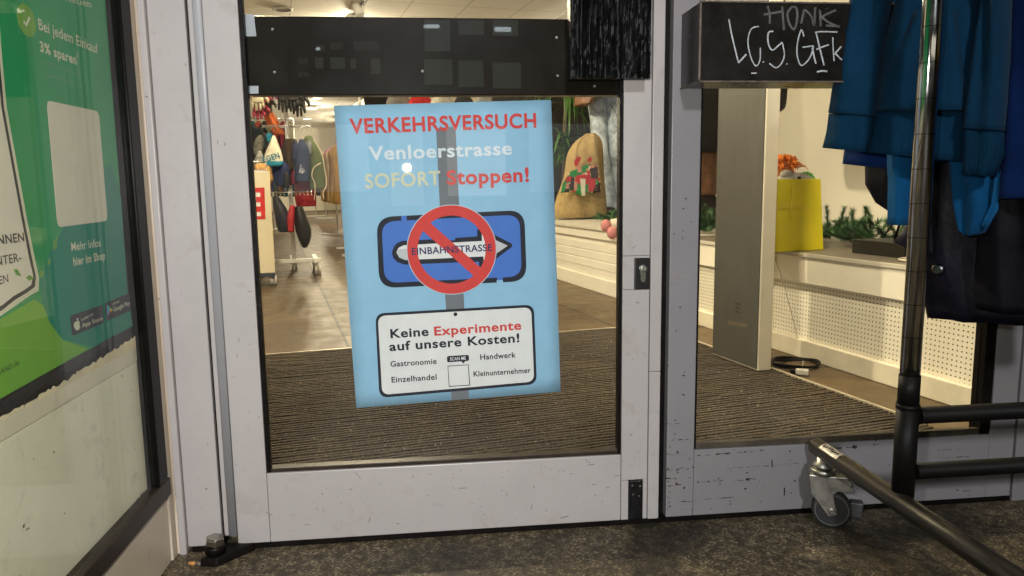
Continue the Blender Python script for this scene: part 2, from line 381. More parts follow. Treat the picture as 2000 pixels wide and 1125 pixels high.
# rough black push pad
pad = MB(); rnd = random.Random(3)
nx, nz = 64, 60; xs = [.2725 + .1555*i/nx for i in range(nx+1)]; zs = [.931 + .27*j/nz for j in range(nz+1)]
col_h = [rnd.uniform(-.0035, .0035) for _ in range(nx+1)]
hgt = [[0]*(nz+1) for _ in range(nx+1)]
for i in range(nx+1):
    h = col_h[i]
    for j in range(nz+1):
        if rnd.random() < .3: h = .7*h + .3*col_h[i] + rnd.uniform(-.002, .002)
        hgt[i][j] = h
vs = [(xs[i], -.050 - hgt[i][j], zs[j]) for i in range(nx+1) for j in range(nz+1)]
fs = [(i*(nz+1)+j, (i+1)*(nz+1)+j, (i+1)*(nz+1)+j+1, i*(nz+1)+j+1) for i in range(nx) for j in range(nz)]
pad.add(vs, fs, False)
pad.box(.2725, .428, -.047, -.034, .931, 1.2)
ho = pad.build("push_pad", mat("rough_black_bark_plastic", (.005, .005, .005), .36, var=.5, scale=60, bump=.3, bscale=300, spec=.17), door)
MB().box(.275, .375, -.034, -.0005, .9335, 1.19).build("pad_mount", PANEL, ho, .002)
mb = MB(); rnd = random.Random(41); PR0 = Pl((0, -.00005, 0), (1, 0, 0), (0, 0, 1))
for k in range(95):
    z_ = rnd.choice((.02+.13*rnd.random(), .02+.13*rnd.random(), rnd.uniform(.02, .9)))
    x_ = rnd.uniform(-.34, .385) if z_ < .155 else rnd.choice((rnd.uniform(-.405, -.348), rnd.uniform(.392, .444)))
    if .4*.99 < x_ < .4465 and (z_ < .106 or .50 < z_ < .59): continue
    L_ = rnd.uniform(.0012, .010)*(1 if rnd.random() < .8 else 2); an = rnd.choice((0, .1, 1.4, 2.2, rnd.uniform(0, 3))); wd = rnd.uniform(.0003, .0011); pts = []
    for i in range(5): t = i/4; pts.append((x_+L_*t*math.cos(an)-wd*math.sin(an)*rnd.uniform(.2,1), z_+L_*t*math.sin(an)+wd*math.cos(an)*rnd.uniform(.2,1)))
    for i in range(4, -1, -1): t = i/4; pts.append((x_+L_*t*math.cos(an)+wd*math.sin(an)*rnd.uniform(.2,1), z_+L_*t*math.sin(an)-wd*math.cos(an)*rnd.uniform(.2,1)))
    mb.poly(PR0, pts, .0001, .00025)
mb.build("scuffs", mat("grey_scuff", (.11, .095, .085), .8, var=.5, scale=60), door)
# ---- right leaf
leaf = thing("glass_door", "chipped lilac white glass door leaf behind the clothes rail", "door", (.87, .02, 0))
bar(.4745, .4885, .012, 2.1, .02).build("gap_seal", BLACK, leaf)
bar(.489, .5495, .012, 2.1).build("stile", WORN_SHADED, leaf, .0015)
bar(.5500, 1.2385, .012, .1605).build("bottom_rail", WORN_SHADED, leaf, .0015)
bar(.5500, 1.2385, 2.0, 2.1).build("top_rail", WORN_SHADED, leaf, .0015)
bar(1.239, 1.2985, .012, 2.1).build("stile", WORN_SHADED, leaf, .0015)
mb = MB(); mb.box(.5500, .5545, .003, .0175, .1612, 2.0).box(1.2145, 1.2385, .003, .0175, .1612, 2.0).box(1.2165, 1.2385, .0236, .04, .1612, 2.0).build("glazing_gasket", BLACK, leaf, .001)
mb = MB(); mb.box(.5550, 1.2140, .004, .0175, .1612, .1742).box(.5502, 1.2163, .0236, .042, .1612, .1650); mb.build("glazing_gasket", mat("worn_sill_gasket", (.06, .048, .033), .5, var=.4, scale=30), leaf, .001)
MB().box(.5503, 1.2163, .018, .023, .1655, 1.999).build("glass_pane", GLASS, leaf)
structure(MB().box(-.5, 1.3, .0006, .052, .0004, .0112).build("dark_gap_strip", BLACK))  # black strip added so the gap under the doors stays dark
# deep gouges along the worn rail
mb = MB(); rnd = random.Random(11)
PR = Pl((0, 0, 0), (1, 0, 0), (0, 0, 1))
for u, v, l, h in ((1300,888,32,3),(1362,890,60,2),(1440,884,50,2),(1300,918,58,4),(1420,915,140,1.6),(1300,936,22,4),(1300,949,30,3),(1362,942,55,2),(1435,938,42,4),(1330,980,34,2),(1372,975,66,2),(1620,875,46,6),(1706,853,26,4),(1690,870,22,2),(1508,905,4,14),(1532,960,4,16),(1830,880,60,2),(1840,895,50,1.5),(1302,828,20,2),(1310,860,30,1.5)):
    if l > h:                       # a broken run of flakes along the grain
        x = u
        while x < u+l:
            L_ = rnd.uniform(1.5, 11); c_ = v-(x-u)*.07+rnd.gauss(0, h*.28); hh_ = h*1.5*rnd.uniform(.12, .8)*(1 if rnd.random() < .5 else .45)
            n_ = 7; up = [(x+L_*i/n_, c_-hh_*rnd.uniform(.1, .8)-.07*L_*i/n_) for i in range(n_+1)]; dn = [(x+L_*i/n_, c_+hh_*rnd.uniform(.1, .8)-.07*L_*i/n_) for i in range(n_, -1, -1)]
            mb.poly(PR, [PR.px(*p) for p in up+dn], .0001, .0003); x += L_*rnd.uniform(.6, 2.2)
    else:
        up = [(u+rnd.uniform(-.7,.5)-l*.3, v-h/2+h*i/8) for i in range(9)]; dn = [(u+rnd.uniform(-.5,.9)+l*.2, v-h/2+h*i/8) for i in range(8,-1,-1)]
        mb.poly(PR, [PR.px(*p) for p in up+dn], .0001, .0003)
rnd = random.Random(23)
for k in range(120):                 # small knocks, thickest near the floor
    u = rnd.choice((rnd.uniform(1298,1352), rnd.uniform(1360,1930))); v = 1000-(rnd.random()**1.6)*150-(u-1300)*.075; a_ = rnd.uniform(.5, 2.3)
    if u < 1352 and rnd.random() < .4: v -= rnd.uniform(100, 600)
    mb.poly(PR, [PR.px(u+a_*rnd.uniform(.5,1.6)*math.cos(q_*.9), v+a_*rnd.uniform(.4,1)*math.sin(q_*.9)) for q_ in range(7)], .0001, .0003)
mb.build("paint_chip", mat("bare_dark_wood", (.010, .009, .010), .8), leaf)
# frame beyond the right leaf
fr = thing("door_post", "lilac painted end post beside the jackets at the right edge", "post", (1.36, 0, 0))
MB().box(1.302, 1.36, -.004, .08, 0, 2.6).build("face_board", WORN_SHADED, fr, .002)
MB().box(1.362, 2.6, .004, .08, 0, 2.6).build("side_panel", WORN_SHADED, fr, .002)
MB().box(1.2987, 1.3017, .02, .08, 0, 2.6).build("gap_seal", BLACK, fr)
tag(MB().box(-3.0, 4.2, .0, .1, 2.605, 3.4).build("door_lintel", WHITE), "white lintel beam above the two glass doors", "beam")
# ---- graffiti box on right leaf
gb = thing("push_bar_box", "black box on right door leaf with white marker graffiti", "door box", (.9, -.05, .92))
bd = MB(); bd.box(.505, 1.24, -.104, -.001, .918, 1.0615)
body = bd.build("box_body", mat("scuffed_black_laminate", (.010, .0085, .007), .28, var=.5, scale=18, bump=.06, spec=.3), gb, .002)
mb = MB()
for a in ((.5035, .5065, -.1056, -.0005, .9165, .9195), (.5035, 1.24, -.1056, -.1020, .9165, .9195), (.5035, 1.24, -.1056, -.1020, 1.060, 1.063), (.5035, .5075, -.1056, -.1020, .9196, 1.0599)):
    mb.box(*a)
mb.build("edge_trim", mat("worn_brown_edge", (.10, .08, .06), .5, var=.5, scale=60), gb, .0006)
PG = Pl((0, -.1042, 0), (1, 0, 0), (0, 0, 1))
def g5(x, y): return PG.px(1300+x/2.813, y/2.813)
def catm(p, n=7):
    out = []
    for i in range(len(p)-1):
        a, b, c, d = p[max(i-1,0)], p[i], p[i+1], p[min(i+2, len(p)-1)]
        for k in range(n):
            t = k/n; out.append(tuple(.5*(2*b[q]+(c[q]-a[q])*t+(2*a[q]-5*b[q]+4*c[q]-d[q])*t*t+(3*b[q]-a[q]-3*c[q]+d[q])*t**3) for q in (0,1)))
    return out+[p[-1]]
big = [[(347,105),(365,200),(400,345)],[(400,345),(425,318),(443,298)],[(512,145),(470,160),(452,230),(470,320),(497,362),(518,330),(520,262)],[(535,338),(538,343)],
  [(592,172),(565,180),(563,235),(585,275),(620,250),(640,232)],[(640,232),(652,300),(635,350),(605,372),(570,348)],[(664,350),(667,354)],
  [(760,200),(745,165),(725,230),(722,300),(742,358),(775,340),(800,300),(812,255)],[(752,260),(812,252)],[(805,262),(815,310),(825,350)],
  [(820,178),(860,174),(944,176)],[(826,178),(850,280),(870,360)],[(828,272),(860,258),(896,246)],[(918,205),(920,270),(925,335)],[(925,300),(965,255)],[(930,292),(968,330)],[(470,402),(500,402)],[(830,395),(860,390),(888,392)]]
mb = MB()
for k, st in enumerate(big): mb.ribbon(PG, [g5(*p) for p in catm(st)], .0026+.0004*math.sin(k*2.3), .0003+.00002*k)
mb.build("graffiti", mat("white_marker", (.40, .42, .44), .6, var=.35, scale=90), body)
faded = [[(560,32),(572,80),(572,130)],[(538,80),(600,70),(640,62)],[(640,35),(645,100),(650,165)],[(700,35),(670,70),(680,130),(705,160),(722,110),(720,50),(700,35)],[(745,130),(755,80),(765,55),(800,90),(815,140),(820,70),(822,40)],[(848,55),(850,100),(852,145)],[(936,55),(880,80),(855,95)],[(858,95),(900,125),(955,148)],[(880,140),(955,145)]]
mb = MB()
for k, st in enumerate(faded): mb.ribbon(PG, [g5(*p) for p in catm(st)], .0040, .0001+.00002*k)
mb.build("graffiti", mat("faded_grey_marker", (.075, .072, .068), .7, var=.5, scale=80), body)
# ---- hinge nut, plate and cigarette
hb = thing("floor_hinge", "black floor pivot plate with large hex nut at foot of left post", "hinge", (-.44, -.02, 0))
P1 = Pl((0, 0, .0), (1, 0, 0), (0, 1, 0))
MB().hexa([(-.468,-.065,0.001),(-.432,-.070,0.001),(-.372,-.008,0.001),(-.42,-.003,0.001),(-.466,-.060,.017),(-.434,-.066,.017),(-.376,-.012,.019),(-.42,-.005,.019)]).build("pivot_plate", BLACK, hb, .003)
mb = MB().disc((-.443, -.040, .0185), (0,0,1), [(0, .0195), (.014, .0195), (.015, .018)], 24); mb.build("collar", BLACK, hb)
mb = MB().disc((-.443, -.040, .034), (.1,-.05,1), [(0, .0165), (.001, .0185), (.0135, .0185), (.0165, .0155)], 6)
for k in range(len(mb.sm)): mb.sm[k] = False
mb.build("hex_nut", STEEL, hb, .0012)
cg = thing("cigarette_butt", "squashed orange cigarette butt beside the black floor pivot", "cigarette butt", (-.47, -.045, .004))
MB().tube([(-.490,-.052,.0042),(-.478,-.0545,.0042)], [.0037,.0035], 10).build("filter", mat("orange_filter_paper", (.55, .24, .06), .8, var=.3, scale=200), cg)
MB().tube([(-.4778,-.0546,.0042),(-.470,-.0563,.004),(-.463,-.058,.003)], [.0036,.0036,.002], 10).build("burnt_end", mat("scorched_paper", (.16, .12, .09), .9, var=.6, scale=150), cg)
# ================================================================== LEFT SHOP WINDOW (side wall of the entrance)
PW = Pl((-.53, 0, 0), (0, 1, 0), (0, 0, 1))          # faces +x
win = thing("shop_window", "black framed side window with cream lower panel left of the entrance", "window", (-.53, -.6, 0))
def bw(y0, y1, z0, z1, x0=-.60, x1=-.53): return MB().box(x0, x1, y0, y1, z0, z1)
bw(-.088, -.046, .176, 2.6, x1=-.520).build("frame", mat("black_window_frame", (.0045, .004, .0035), .3, var=.3, scale=20, spec=.06), win, .003)
bw(-.046, -.0305, .176, 2.6, x1=-.524).build("frame", BLACK, win, .003)
bw(-1.6, -.0305, .140, .1755, x1=-.520).build("frame", BROWN, win, .003)
bw(-.0300, -.0005, .0, 2.6, x1=-.527).build("stone_edge", CREAM, win, .002)
bw(-1.6, -.0305, .0, .1395, x1=-.531).build("base_panel", CREAM, win, .002)
bw(-1.6, -.0885, .176, .4205, x0=-.58, x1=-.542).build("lower_panel", paint("greenish_cream_panel", (.86, .83, .62), .02), win, .001)
bw(-1.6, -.0885, .4215, .447, x0=-.58, x1=-.541).build("sill_band", paint("dirty_cream_band", (.76, .70, .52), .06), win, .001)
bw(-1.6, -.0885, .4475, 2.6, x0=-.60, x1=-.549).build("dark_backing", mat("dark_film_backing", (.012, .011, .016), .5, var=.5, scale=14, bump=.5, bscale=40, stretch=(1,1,3)), win)
bw(-1.6, -.0886, .1757, 2.6, x0=-.5335, x1=-.5285).build("glass_pane", GLASS, win)
PF = Pl((-.5415, 0, 0), (0, 1, 0), (0, 0, 1))
# ragged torn paper edge above the band
mb = MB(); pts = [(-1.5, .447)]; rnd = random.Random(5); y = -1.5
top = []
while y < -.0895:
    top.append((y, .4475 + max(0, (y+.45)*.045) + rnd.uniform(0, .006))); y += rnd.uniform(.004, .012)
mb.poly(PF, [(-1.5, .4473)] + top + [(-.0895, .466), (-.0895, .4473)], .0, .0006)
mb.build("torn_paper", mat("torn_yellowed_paper", (.72, .63, .40), .9, var=.2), win)
mb = MB(); rnd = random.Random(9); PS_ = Pl((-.5417, 0, 0), (0, 1, 0), (0, 0, 1))
for u, v, r_ in ((275,966,3.2),(279,962,2.2),(268,975,2.6),(241,1015,2.8),(240,1019,1.8),(147,1117,2.5),(105,883,2.2),(46,1027,3),(52,1034,2),(56,1032,1.4),(126,1003,1.5),(238,734,2),(212,790,1.2),(290,935,1.4),(208,858,1)):
    c = PS_.px(u, v); mb.poly(PS_, [(c[0]+r_*.0007*rnd.uniform(.5,1.5)*math.cos(k*.7), c[1]+r_*.0009*rnd.uniform(.5,1.4)*math.sin(k*.7)) for k in range(9)], .0002, .0005)
mb.build("dirt_spots", mat("black_mould_spots", (.03,.026,.02), .9), win)
# ---- green advert
PA = Pl((-.5395, 0, 0), (0, 1, 0), (0, 0, 1))
adv = thing("advert_poster", "green advert poster with a white rounded card in the side window", "poster", (-.54, -.5, .9))
def a1(x, y): return PA.px(x/2.008, y/2.008)
def a2(x, y): return PA.px(x/1.992, 560+y/1.992)
zb = PA.px(262, 632)
def zrow(y): return .486 + (y+.117)*-.03
MB().poly(PA, [(-1.3, .478), PA.px(0, 779), PA.px(130, 706), PA.px(258, 636), (-.1115, .56), (-.106, .75), (-.093, 1.5), (-1.3, 1.5)], 0, .0006).build("sheet", flatc("green_print", (.02, .29, .105), .45), adv)
def clipz(pts, zmin=.49): return pts
teal = [(-.093, 1.5)]
MB().poly(PA, [PA.px(258, 637), PA.px(180, 677), a2(240,205), a2(190,140), a2(160,60), a1(150,1100), a1(190,1000), a1(245,890), a1(330,760), a1(430,640), (-.106,.72), (-.1115,.56)], .0007, .0011).build("shape", flatc("teal_print", (.006, .215, .14), .45), adv)
MB().poly(PA, [PA.px(0, 778), PA.px(130, 705), PA.px(172, 681), a2(240,207), a2(190,140), a2(165,72), a2(130,50), a2(60,90), a2(0,125), PA.px(-80, 640), PA.px(-80, 825)], .0009, .0013).build("shape", flatc("lime_print", (.16, .38, .05), .45), adv)
MB().poly(PA, rquad([a1(178,393), a1(383,437), a1(418,866), a1(222,892)], .012), .0014, .0018).build("white_card", flatc("cream_white_print", (.66, .62, .47), .45), adv)
IVORY = flatc("ivory_print", (.62, .62, .45), .45); DGREY = flatc("dark_grey_print", (.035, .035, .045), .45)
ck = MB(); c = PA.px(50, 40); ck.poly(PA, arc(c, .0235, 0, 350, 24, .0215), .0012, .0016); ck.build("check_badge", flatc("yellow_green_print", (.17, .36, .06), .45), adv)
mb = MB().ribbon(PA, [a1(88,85), a1(98,98), a1(111,68)], .004, .0018); mb.build("check_mark", IVORY, adv)
text("lettering", "neuen", PA, IVORY, adv, (128, 2), (177, 15), 14, 0.0, .0012)
text("lettering", "Bei jedem Einkauf", PA, IVORY, adv, (74, 57), (190, 105), 22, .012, .0012)
text("lettering", "3% sparen", PA, IVORY, adv, (77, 100), (148, 126), 20, .03, .0012)
text("lettering", "*", PA, IVORY, adv, (149, 120), (152, 121), 17, .0, .0012)
FINE = flatc("pale_green_print", (.13, .29, .15), .45)
text("lettering", "*Gilt nicht in Verbindung mit", PA, FINE, adv, (79, 123), (158, 149), 7, 0, .0012)
text("lettering", "anderen Produkten.", PA, FINE, adv, (83, 148), (149, 166), 7, 0, .0012)
text("lettering", "Mehr Infos", PA, IVORY, adv, (138, 490), (195, 481), 17, .012, .0013)
text("lettering", "hier im Shop", PA, IVORY, adv, (142, 519), (204, 506), 17, .03, .0013)
# leaves along a dashed arrow
LEAF = flatc("leaf_green_print", (.12, .30, .06), .45)
mb = MB()
for (x, y), (x2, y2), wd in (((204,985),(222,925),.006),((183,1040),(196,1012),.004),((150,1085),(168,1063),.005)):
    p, q = Vector(a1(x,y)), Vector(a1(x2,y2)); d = (q-p); nn = Vector((-d.y, d.x)).normalized()*wd
    mb.poly(PA, [tuple(p), tuple(p+d*.4+nn), tuple(q), tuple(p+d*.4-nn)], .0014, .0017)
mb.build("leaf_print", LEAF, adv)
# white phone-shaped panel at the left edge
ph_out = [a1(-150,20), a1(-10,60), a1(0,200), a1(20,420), a1(60,640), a1(100,860), a1(130,1010), a1(148,1090), a1(146,1140), a2(110,35), a2(60,70), a2(0,112), PA.px(-90, 660)]
ph_mid = [a1(-150,35), a1(-18,75), a1(-12,200), a1(8,420), a1(48,640), a1(88,860), a1(118,1010), a1(134,1085), a1(130,1125), a2(100,22), a2(50,52), a2(0,92), PA.px(-90, 648)]
ph_in = [a1(-150,50), a1(-26,90), a1(-22,200), a1(-4,420), a1(36,640), a1(76,860), a1(106,1012), a1(122,1082), a1(114,1118), a2(88,12), a2(45,36), a2(0,72), PA.px(-90, 636)]
MB().poly(PA, ph_out, .0016, .0019).build("panel_rim", IVORY, adv)
MB().poly(PA, ph_mid, .0020, .0023).build("panel_outline", DGREY, adv)
MB().poly(PA, ph_in, .0024, .0027).build("panel_face", flatc("warm_white_print", (.66, .62, .50), .45), adv)
text("lettering", "ANNEN", PA, DGREY, adv, (-25, 480), (43, 471), 19, .02, .0030)
text("lettering", "NTER-", PA, DGREY, adv, (-12, 520), (37, 510), 19, .01, .0030)
text("lettering", "EN", PA, DGREY, adv, (-6, 556), (12, 551), 17, .01, .0030)
mb = MB()
for (x, y), (x2, y2), wd in (((44,1056),(74,1084),.004),((92,1090),(126,1090),.004),):
    p, q = Vector(a1(x,y)), Vector(a1(x2,y2)); d = (q-p); nn = Vector((-d.y, d.x)).normalized()*wd
    mb.poly(PA, [tuple(p), tuple(p+d*.4+nn), tuple(q), tuple(p+d*.4-nn)], .0029, .0032)
mb.build("leaf_print", LEAF, adv)
text("lettering", "HAND.de", PA, flatc("olive_print", (.05, .11, .03), .45), adv, (-8, 735), (35, 712), 11, .012, .0016)
def badge(c, t1, t2, icon):
    MB().poly(PA, rquad([a2(*p) for p in c], .005), .0016, .0020).build("store_badge", DGREY, adv)
    text("lettering", t1[0], PA, IVORY, adv, *t1[1:], .012, .0024); text("lettering", t2[0], PA, IVORY, adv, *t2[1:], .012, .0024)
badge([(268,113),(395,70),(400,140),(277,192)], ("Laden im", (156,627), (179,615), 5), ("App Store", (157,640), (198,625), 9), 0)
badge([(402,65),(498,25),(505,92),(410,134)], ("JETZT BEI", (217,596), (230,591), 4), ("Google Play", (219,609), (251,595), 9), 1)
q = lambda x, y: a2(x, y)
apple = [q(292,135), q(299,131), q(304,140), q(302,148), q(305,158), q(300,168), q(292,170), q(287,166), q(282,156), q(281,146), q(285,138)]
MB().poly(PA, apple, .0022, .0025).build("fruit_logo", IVORY, adv)
MB().poly(PA, [q(292,131), q(293,125), q(299,121), q(297,128)], .0022, .0025).build("fruit_logo", IVORY, adv)
for cc, pts in (((.05,.35,.55), [q(411,72), q(421,90), q(413,112)]), ((.12,.45,.12), [q(411,71), q(425,82), q(421,90)]), ((.6,.40,.03), [q(425,82), q(432,92), q(425,98), q(421,90)]), ((.55,.06,.06), [q(413,112), q(421,91), q(425,98)])):
    MB().poly(PA, pts, .0022, .0025).build("play_triangle", flatc("badge_tint_%d" % int(cc[0]*1000+cc[1]*100), cc, .45), adv)
# ================================================================== PROTEST POSTER behind the door glass
PP = Pl((0, .0256, 0), (1, 0, 0), (0, 0, 1))
X8 = lambda x, y: PP.px(460+x/2.381, 400+y/2.381)
D = PP.px
po = thing("protest_poster", "light blue poster with crossed out one-way sign behind the door glass", "poster", tuple(PP.w(*D(880, 780))))
# shows on the face towards the street, so everything stacks up towards -y; n of PP points to -y
h = [0.0]
def lay(d=.00007): h[0] += d; return h[0], h[0]+.00006
def poster_sheet():
    mt = flatc("sky_blue_print", (.255, .455, .625), .5); return mt
mb = MB(); NX, NY = 14, 18; c4 = [Vector(D(*p)) for p in ((696,797),(1095,765),(1076.5,195),(652,206.5))]
vs = []
for j in range(NY+1):
    for i in range(NX+1):
        a, b_ = i/NX, j/NY; p = (c4[0]*(1-a)+c4[1]*a)*(1-b_)+(c4[3]*(1-a)+c4[2]*a)*b_
        vs.append(PP.w(p.x, p.y, -.0002))
fs = [(j*(NX+1)+i, j*(NX+1)+i+1, (j+1)*(NX+1)+i+1, (j+1)*(NX+1)+i) for j in range(NY) for i in range(NX)]
mb.add(vs, fs, True); sh = mb.build("sheet", poster_sheet(), po); sd = sh.modifiers.new("thick", 'SOLIDIFY'); sd.thickness = .0004; sd.offset = -1
INK = flatc("near_black_print", (.020, .022, .032)); RED = flatc("red_print", (.56, .055, .05)); BLUE = flatc("royal_blue_print", (.065, .16, .50))
WHT = flatc("white_print", (.66, .65, .65)); GREY = flatc("pole_grey_print", (.155, .165, .185)); CRM = flatc("cream_print", (.55, .55, .40)); PALE = flatc("pale_print", (.60, .65, .70))
def layer(name, mt, pts): a, b_ = lay(); return MB().poly(PP, pts, a, b_).build(name, mt, po)
layer("pole_print", GREY, [D(882,782), D(916,779), D(897,405), D(890,256), D(884,248), D(858,249), D(852,256), D(859,405)])
layer("sign_outline", INK, rquad([D(735,424), D(1024,410), D(1029,549), D(741,563)], .034, 8))
layer("sign_field", BLUE, rquad([D(745,433), D(1015,419), D(1019,540), D(751,553)], .028, 8))
layer("sign_gap", BLUE, [X8(770,52), X8(795,50), X8(797,72), X8(772,74)])
layer("sign_gap", BLUE, [X8(1216,334), X8(1243,333), X8(1244,362), X8(1217,363)])
layer("sign_gap", flatc("sky_blue_patch", (.255, .455, .625)), [X8(1214,351), X8(1243,350), X8(1244,364), X8(1215,365)])
layer("arrow_outline", INK, [X8(*p) for p in ((775,168),(988,157),(990,166),(1020,165),(1022,154),(1124,147),(1124,116),(1134,109),(1150,112),(1284,180),(1287,194),(1160,290),(1146,293),(1133,286),(1132,264),(785,278),(752,266),(732,245),(727,220),(738,192),(754,176))])
layer("arrow_face", WHT, [X8(*p) for p in ((782,188),(1146,168),(1145,136),(1266,190),(1155,266),(1152,240),(790,257),(762,246),(748,222),(758,200))])
layer("arrow_shade", flatc("pale_grey_print", (.46, .46, .47)), [X8(*p) for p in ((762,206),(850,200),(850,253),(790,257),(762,246),(748,222))])
layer("arrow_shade", flatc("pale_grey_print", (.46, .46, .47)), [X8(*p) for p in ((1205,164),(1266,190),(1205,232))])
ring_o = [D(882+88*math.cos(t), 487.4+88*math.sin(t)) for t in [2*math.pi*k/64 for k in range(64)]]
ring_m = [D(882+86.5*math.cos(t), 487.4+86.5*math.sin(t)) for t in [2*math.pi*k/64 for k in range(64)]]
ring_i = [D(882+66.5*math.cos(t), 487.4+66.5*math.sin(t)) for t in [2*math.pi*k/64 for k in range(64)]]
a, b_ = lay(); MB().ring(PP, ring_o, ring_m, a, b_).build("ban_edge", flatc("ring_edge_print", (.42, .50, .56)), po)
a, b_ = lay(); MB().ring(PP, ring_m, ring_i, a, b_).build("ban_ring", RED, po)
layer("ban_bar", RED, [X8(*p) for p in ((868,118),(902,80),(1146,298),(1114,336))])
h[0] += .0001
text("lettering", "EINBAHNSTRASSE", PP, flatc("navy_print", (.035, .035, .10)), po, (804.5, 497.5), (961, 489.5), 13.6, .022, h[0]+.0001)
layer("plate_outline", INK, rquad([D(733,612), D(1042.5,594.5), D(1048.5,750), D(741,777)], .020, 8))
layer("plate_face", WHT, rquad([D(738,617), D(1037.5,600), D(1043,745), D(746.5,771)], .0165, 8))
hh = h[0]+.0003
MB().poly(PP, arc(D(889.5, 613.5), .0040, 0, 345, 16), hh-.0001, hh).build("plate_hole", INK, po)
def pt_(s, p, q_, hp, mt, bold): text("lettering", s, PP, mt, po, p, q_, hp, bold, hh)
pt_("Keine", (763,659.8), (837.5,655), 17.5, INK, .028); pt_("Experimente", (848.5,655), (1018,643), 17.5, RED, .028)
pt_("auf unsere Kosten!", (761,685), (1014.5,667.5), 17.5, INK, .028)
pt_("Gastronomie", (763,716), (853,710), 11, INK, .02); pt_("Handwerk", (938,702.5), (1007.5,697.5), 11, INK, .02)
pt_("Einzelhandel", (765,746.8), (853,740.8), 11, INK, .02); pt_("Kleinunternehmer", (925,735), (1036.5,727.5), 10.5, INK, .02)
MB().poly(PP, rquad([X8(983,703), X8(1085,697), X8(1086,725), X8(984,732)], .004), hh-.0001, hh).build("scan_tag", INK, po)
MB().poly(PP, [X8(1050,727), X8(1068,726), X8(1060,738)], hh-.0001, hh).build("scan_tag", INK, po)
text("lettering", "SCAN ME", PP, WHT, po, (879, 704), (910, 702), 6.5, .015, hh+.0003)
co = [X8(*p) for p in ((986,748),(1084,742),(1091,839),(992,846))]; ci = [X8(*p) for p in ((989,751),(1081,745),(1087,836),(995,842))]
MB().ring(PP, co, ci, hh-.0001, hh).build("code_frame", INK, po)
pt_("VERKEHRSVERSUCH", (684,260.5), (1047.5,248.5), 29, RED, .026)
pt_("Venloerstrasse", (721,312.7), (1000,301.5), 27, PALE, .024)
pt_("SOFORT", (714,367.5), (861,360.5), 28, CRM, .022); pt_("Stoppen!", (873,360.2), (1033,354), 28, RED, .028)
# ================================================================== ENTRANCE MAT
def matmat():
    mt, n, b, L = nodes("coarse_brown_matting"); v = mapped(n, L)
    base = ramp(n, L, noise(n, L, v, 160, 3, .7), [(.35, (.022, .016, .0095)), (.55, (.066, .047, .027)), (.72, (.15, .113, .07))])
    spk = ramp(n, L, noise(n, L, v, 90, 2, .5), [(.69, (0,0,0)), (.73, (1,1,1))])
    base = mixc(n, L, 1.0, base, ramp(n, L, noise(n, L, v, 2.6, 5, .65), [(.32, (.62,.60,.57)), (.55, (1,1,1)), (.72, (1.35,1.3,1.22))]), 'MULTIPLY')
    L(mixc(n, L, mth(n, L, 'MULTIPLY', spk, .8), base, (.40, .32, .21)), b.inputs["Base Color"]); b.inputs["Roughness"].default_value = .95
    bp = n.nodes.new("ShaderNodeBump"); bp.inputs["Strength"].default_value = .9; bp.inputs["Distance"].default_value = .004
    L(noise(n, L, v, 260, 3), bp.inputs["Height"]); L(bp.outputs[0], b.inputs["Normal"]); return mt
mt_thing = thing("entrance_mat", "ribbed brown entrance mat on the shop floor behind the doors", "mat", S(.4, 1, 0))
mb = MB(); t = -.32; pitch = .0212
while t < 1.885:
    smin = max(-.9, (.055 - t*CA)/SA); smax = 1.515
    if smin < smax-.02:
        for (z0, z1, ta, tb) in ((.0015, .006, t, t+pitch-.0001), (.006, .0105, t+.003, t+pitch-.006)):
            N = max(2, int((smax-smin)/.06)); rnd = random.Random(int(t*10000))
            rings = []
            for i in range(N+1):
                s_ = smin+(smax-smin)*i/N; e = rnd.uniform(-.0012, .0012) if z0 > .003 else 0
                rings.append([S(s_, ta+e, z0), S(s_, tb+e, z0), S(s_, tb+e-.001, z1+e), S(s_, ta+e+.001, z1+e)])
            mb.loft(rings, True, True, False)
    t += pitch
mb.build("ribs", matmat(), mt_thing)
BRASS = mat("pale_metal_trim", (.62, .54, .40), .4, metal=.5)
MB().sbox(-.9, 1.5155, 1.891, 1.903, .0012, .014).sbox(1.516, 1.526, .20, 1.903, .0012, .014).build("edge_trim", BRASS, mt_thing)
# ================================================================== SECURITY GATE
gt = thing("security_gate", "grey anti-theft gate panel with vent slots standing on the mat", "security gate", S(1.46, 1.07, 0))
GREYM = mat("grey_brushed_panel", (.062, .059, .052), .42, var=.12, scale=5, bump=.06, stretch=(4, 4, 1))
CREAMP = mat("cream_plastic_edge", (.66, .59, .46), .45, var=.05)
MB().sbox(1.4345, 1.494, .895, 1.205, .013, 1.60).build("core", CREAMP, gt, .004)
mb = MB(); mb.sbox(1.4305, 1.4342, .9005, 1.1995, .022, 1.59); gp = mb.build("face_panel", GREYM, gt, .001)
PGt = Pl(S(1.4302, 0, 0), -ST, Z3)
mb = MB()
for v in (592, 600, 608):
    a, b_ = PGt.px(1436, v); a2_, _ = PGt.px(1446, v); mb.pbox(PGt, a, a2_, b_-.0012, b_+.0012, .0002, .0007)
for v in (596, 604): 
    a, b_ = PGt.px(1438, v); mb.pbox(PGt, a, a+.008, b_-.001, b_+.001, .0002, .0007)
mb.build("vent_slots", BLACK, gp)
text("lettering", "CROSS POINT", PGt, mat("faded_gold_print", (.20, .155, .07), .5), gp, (1422, 633), (1460, 640), 7, .03, .0008)
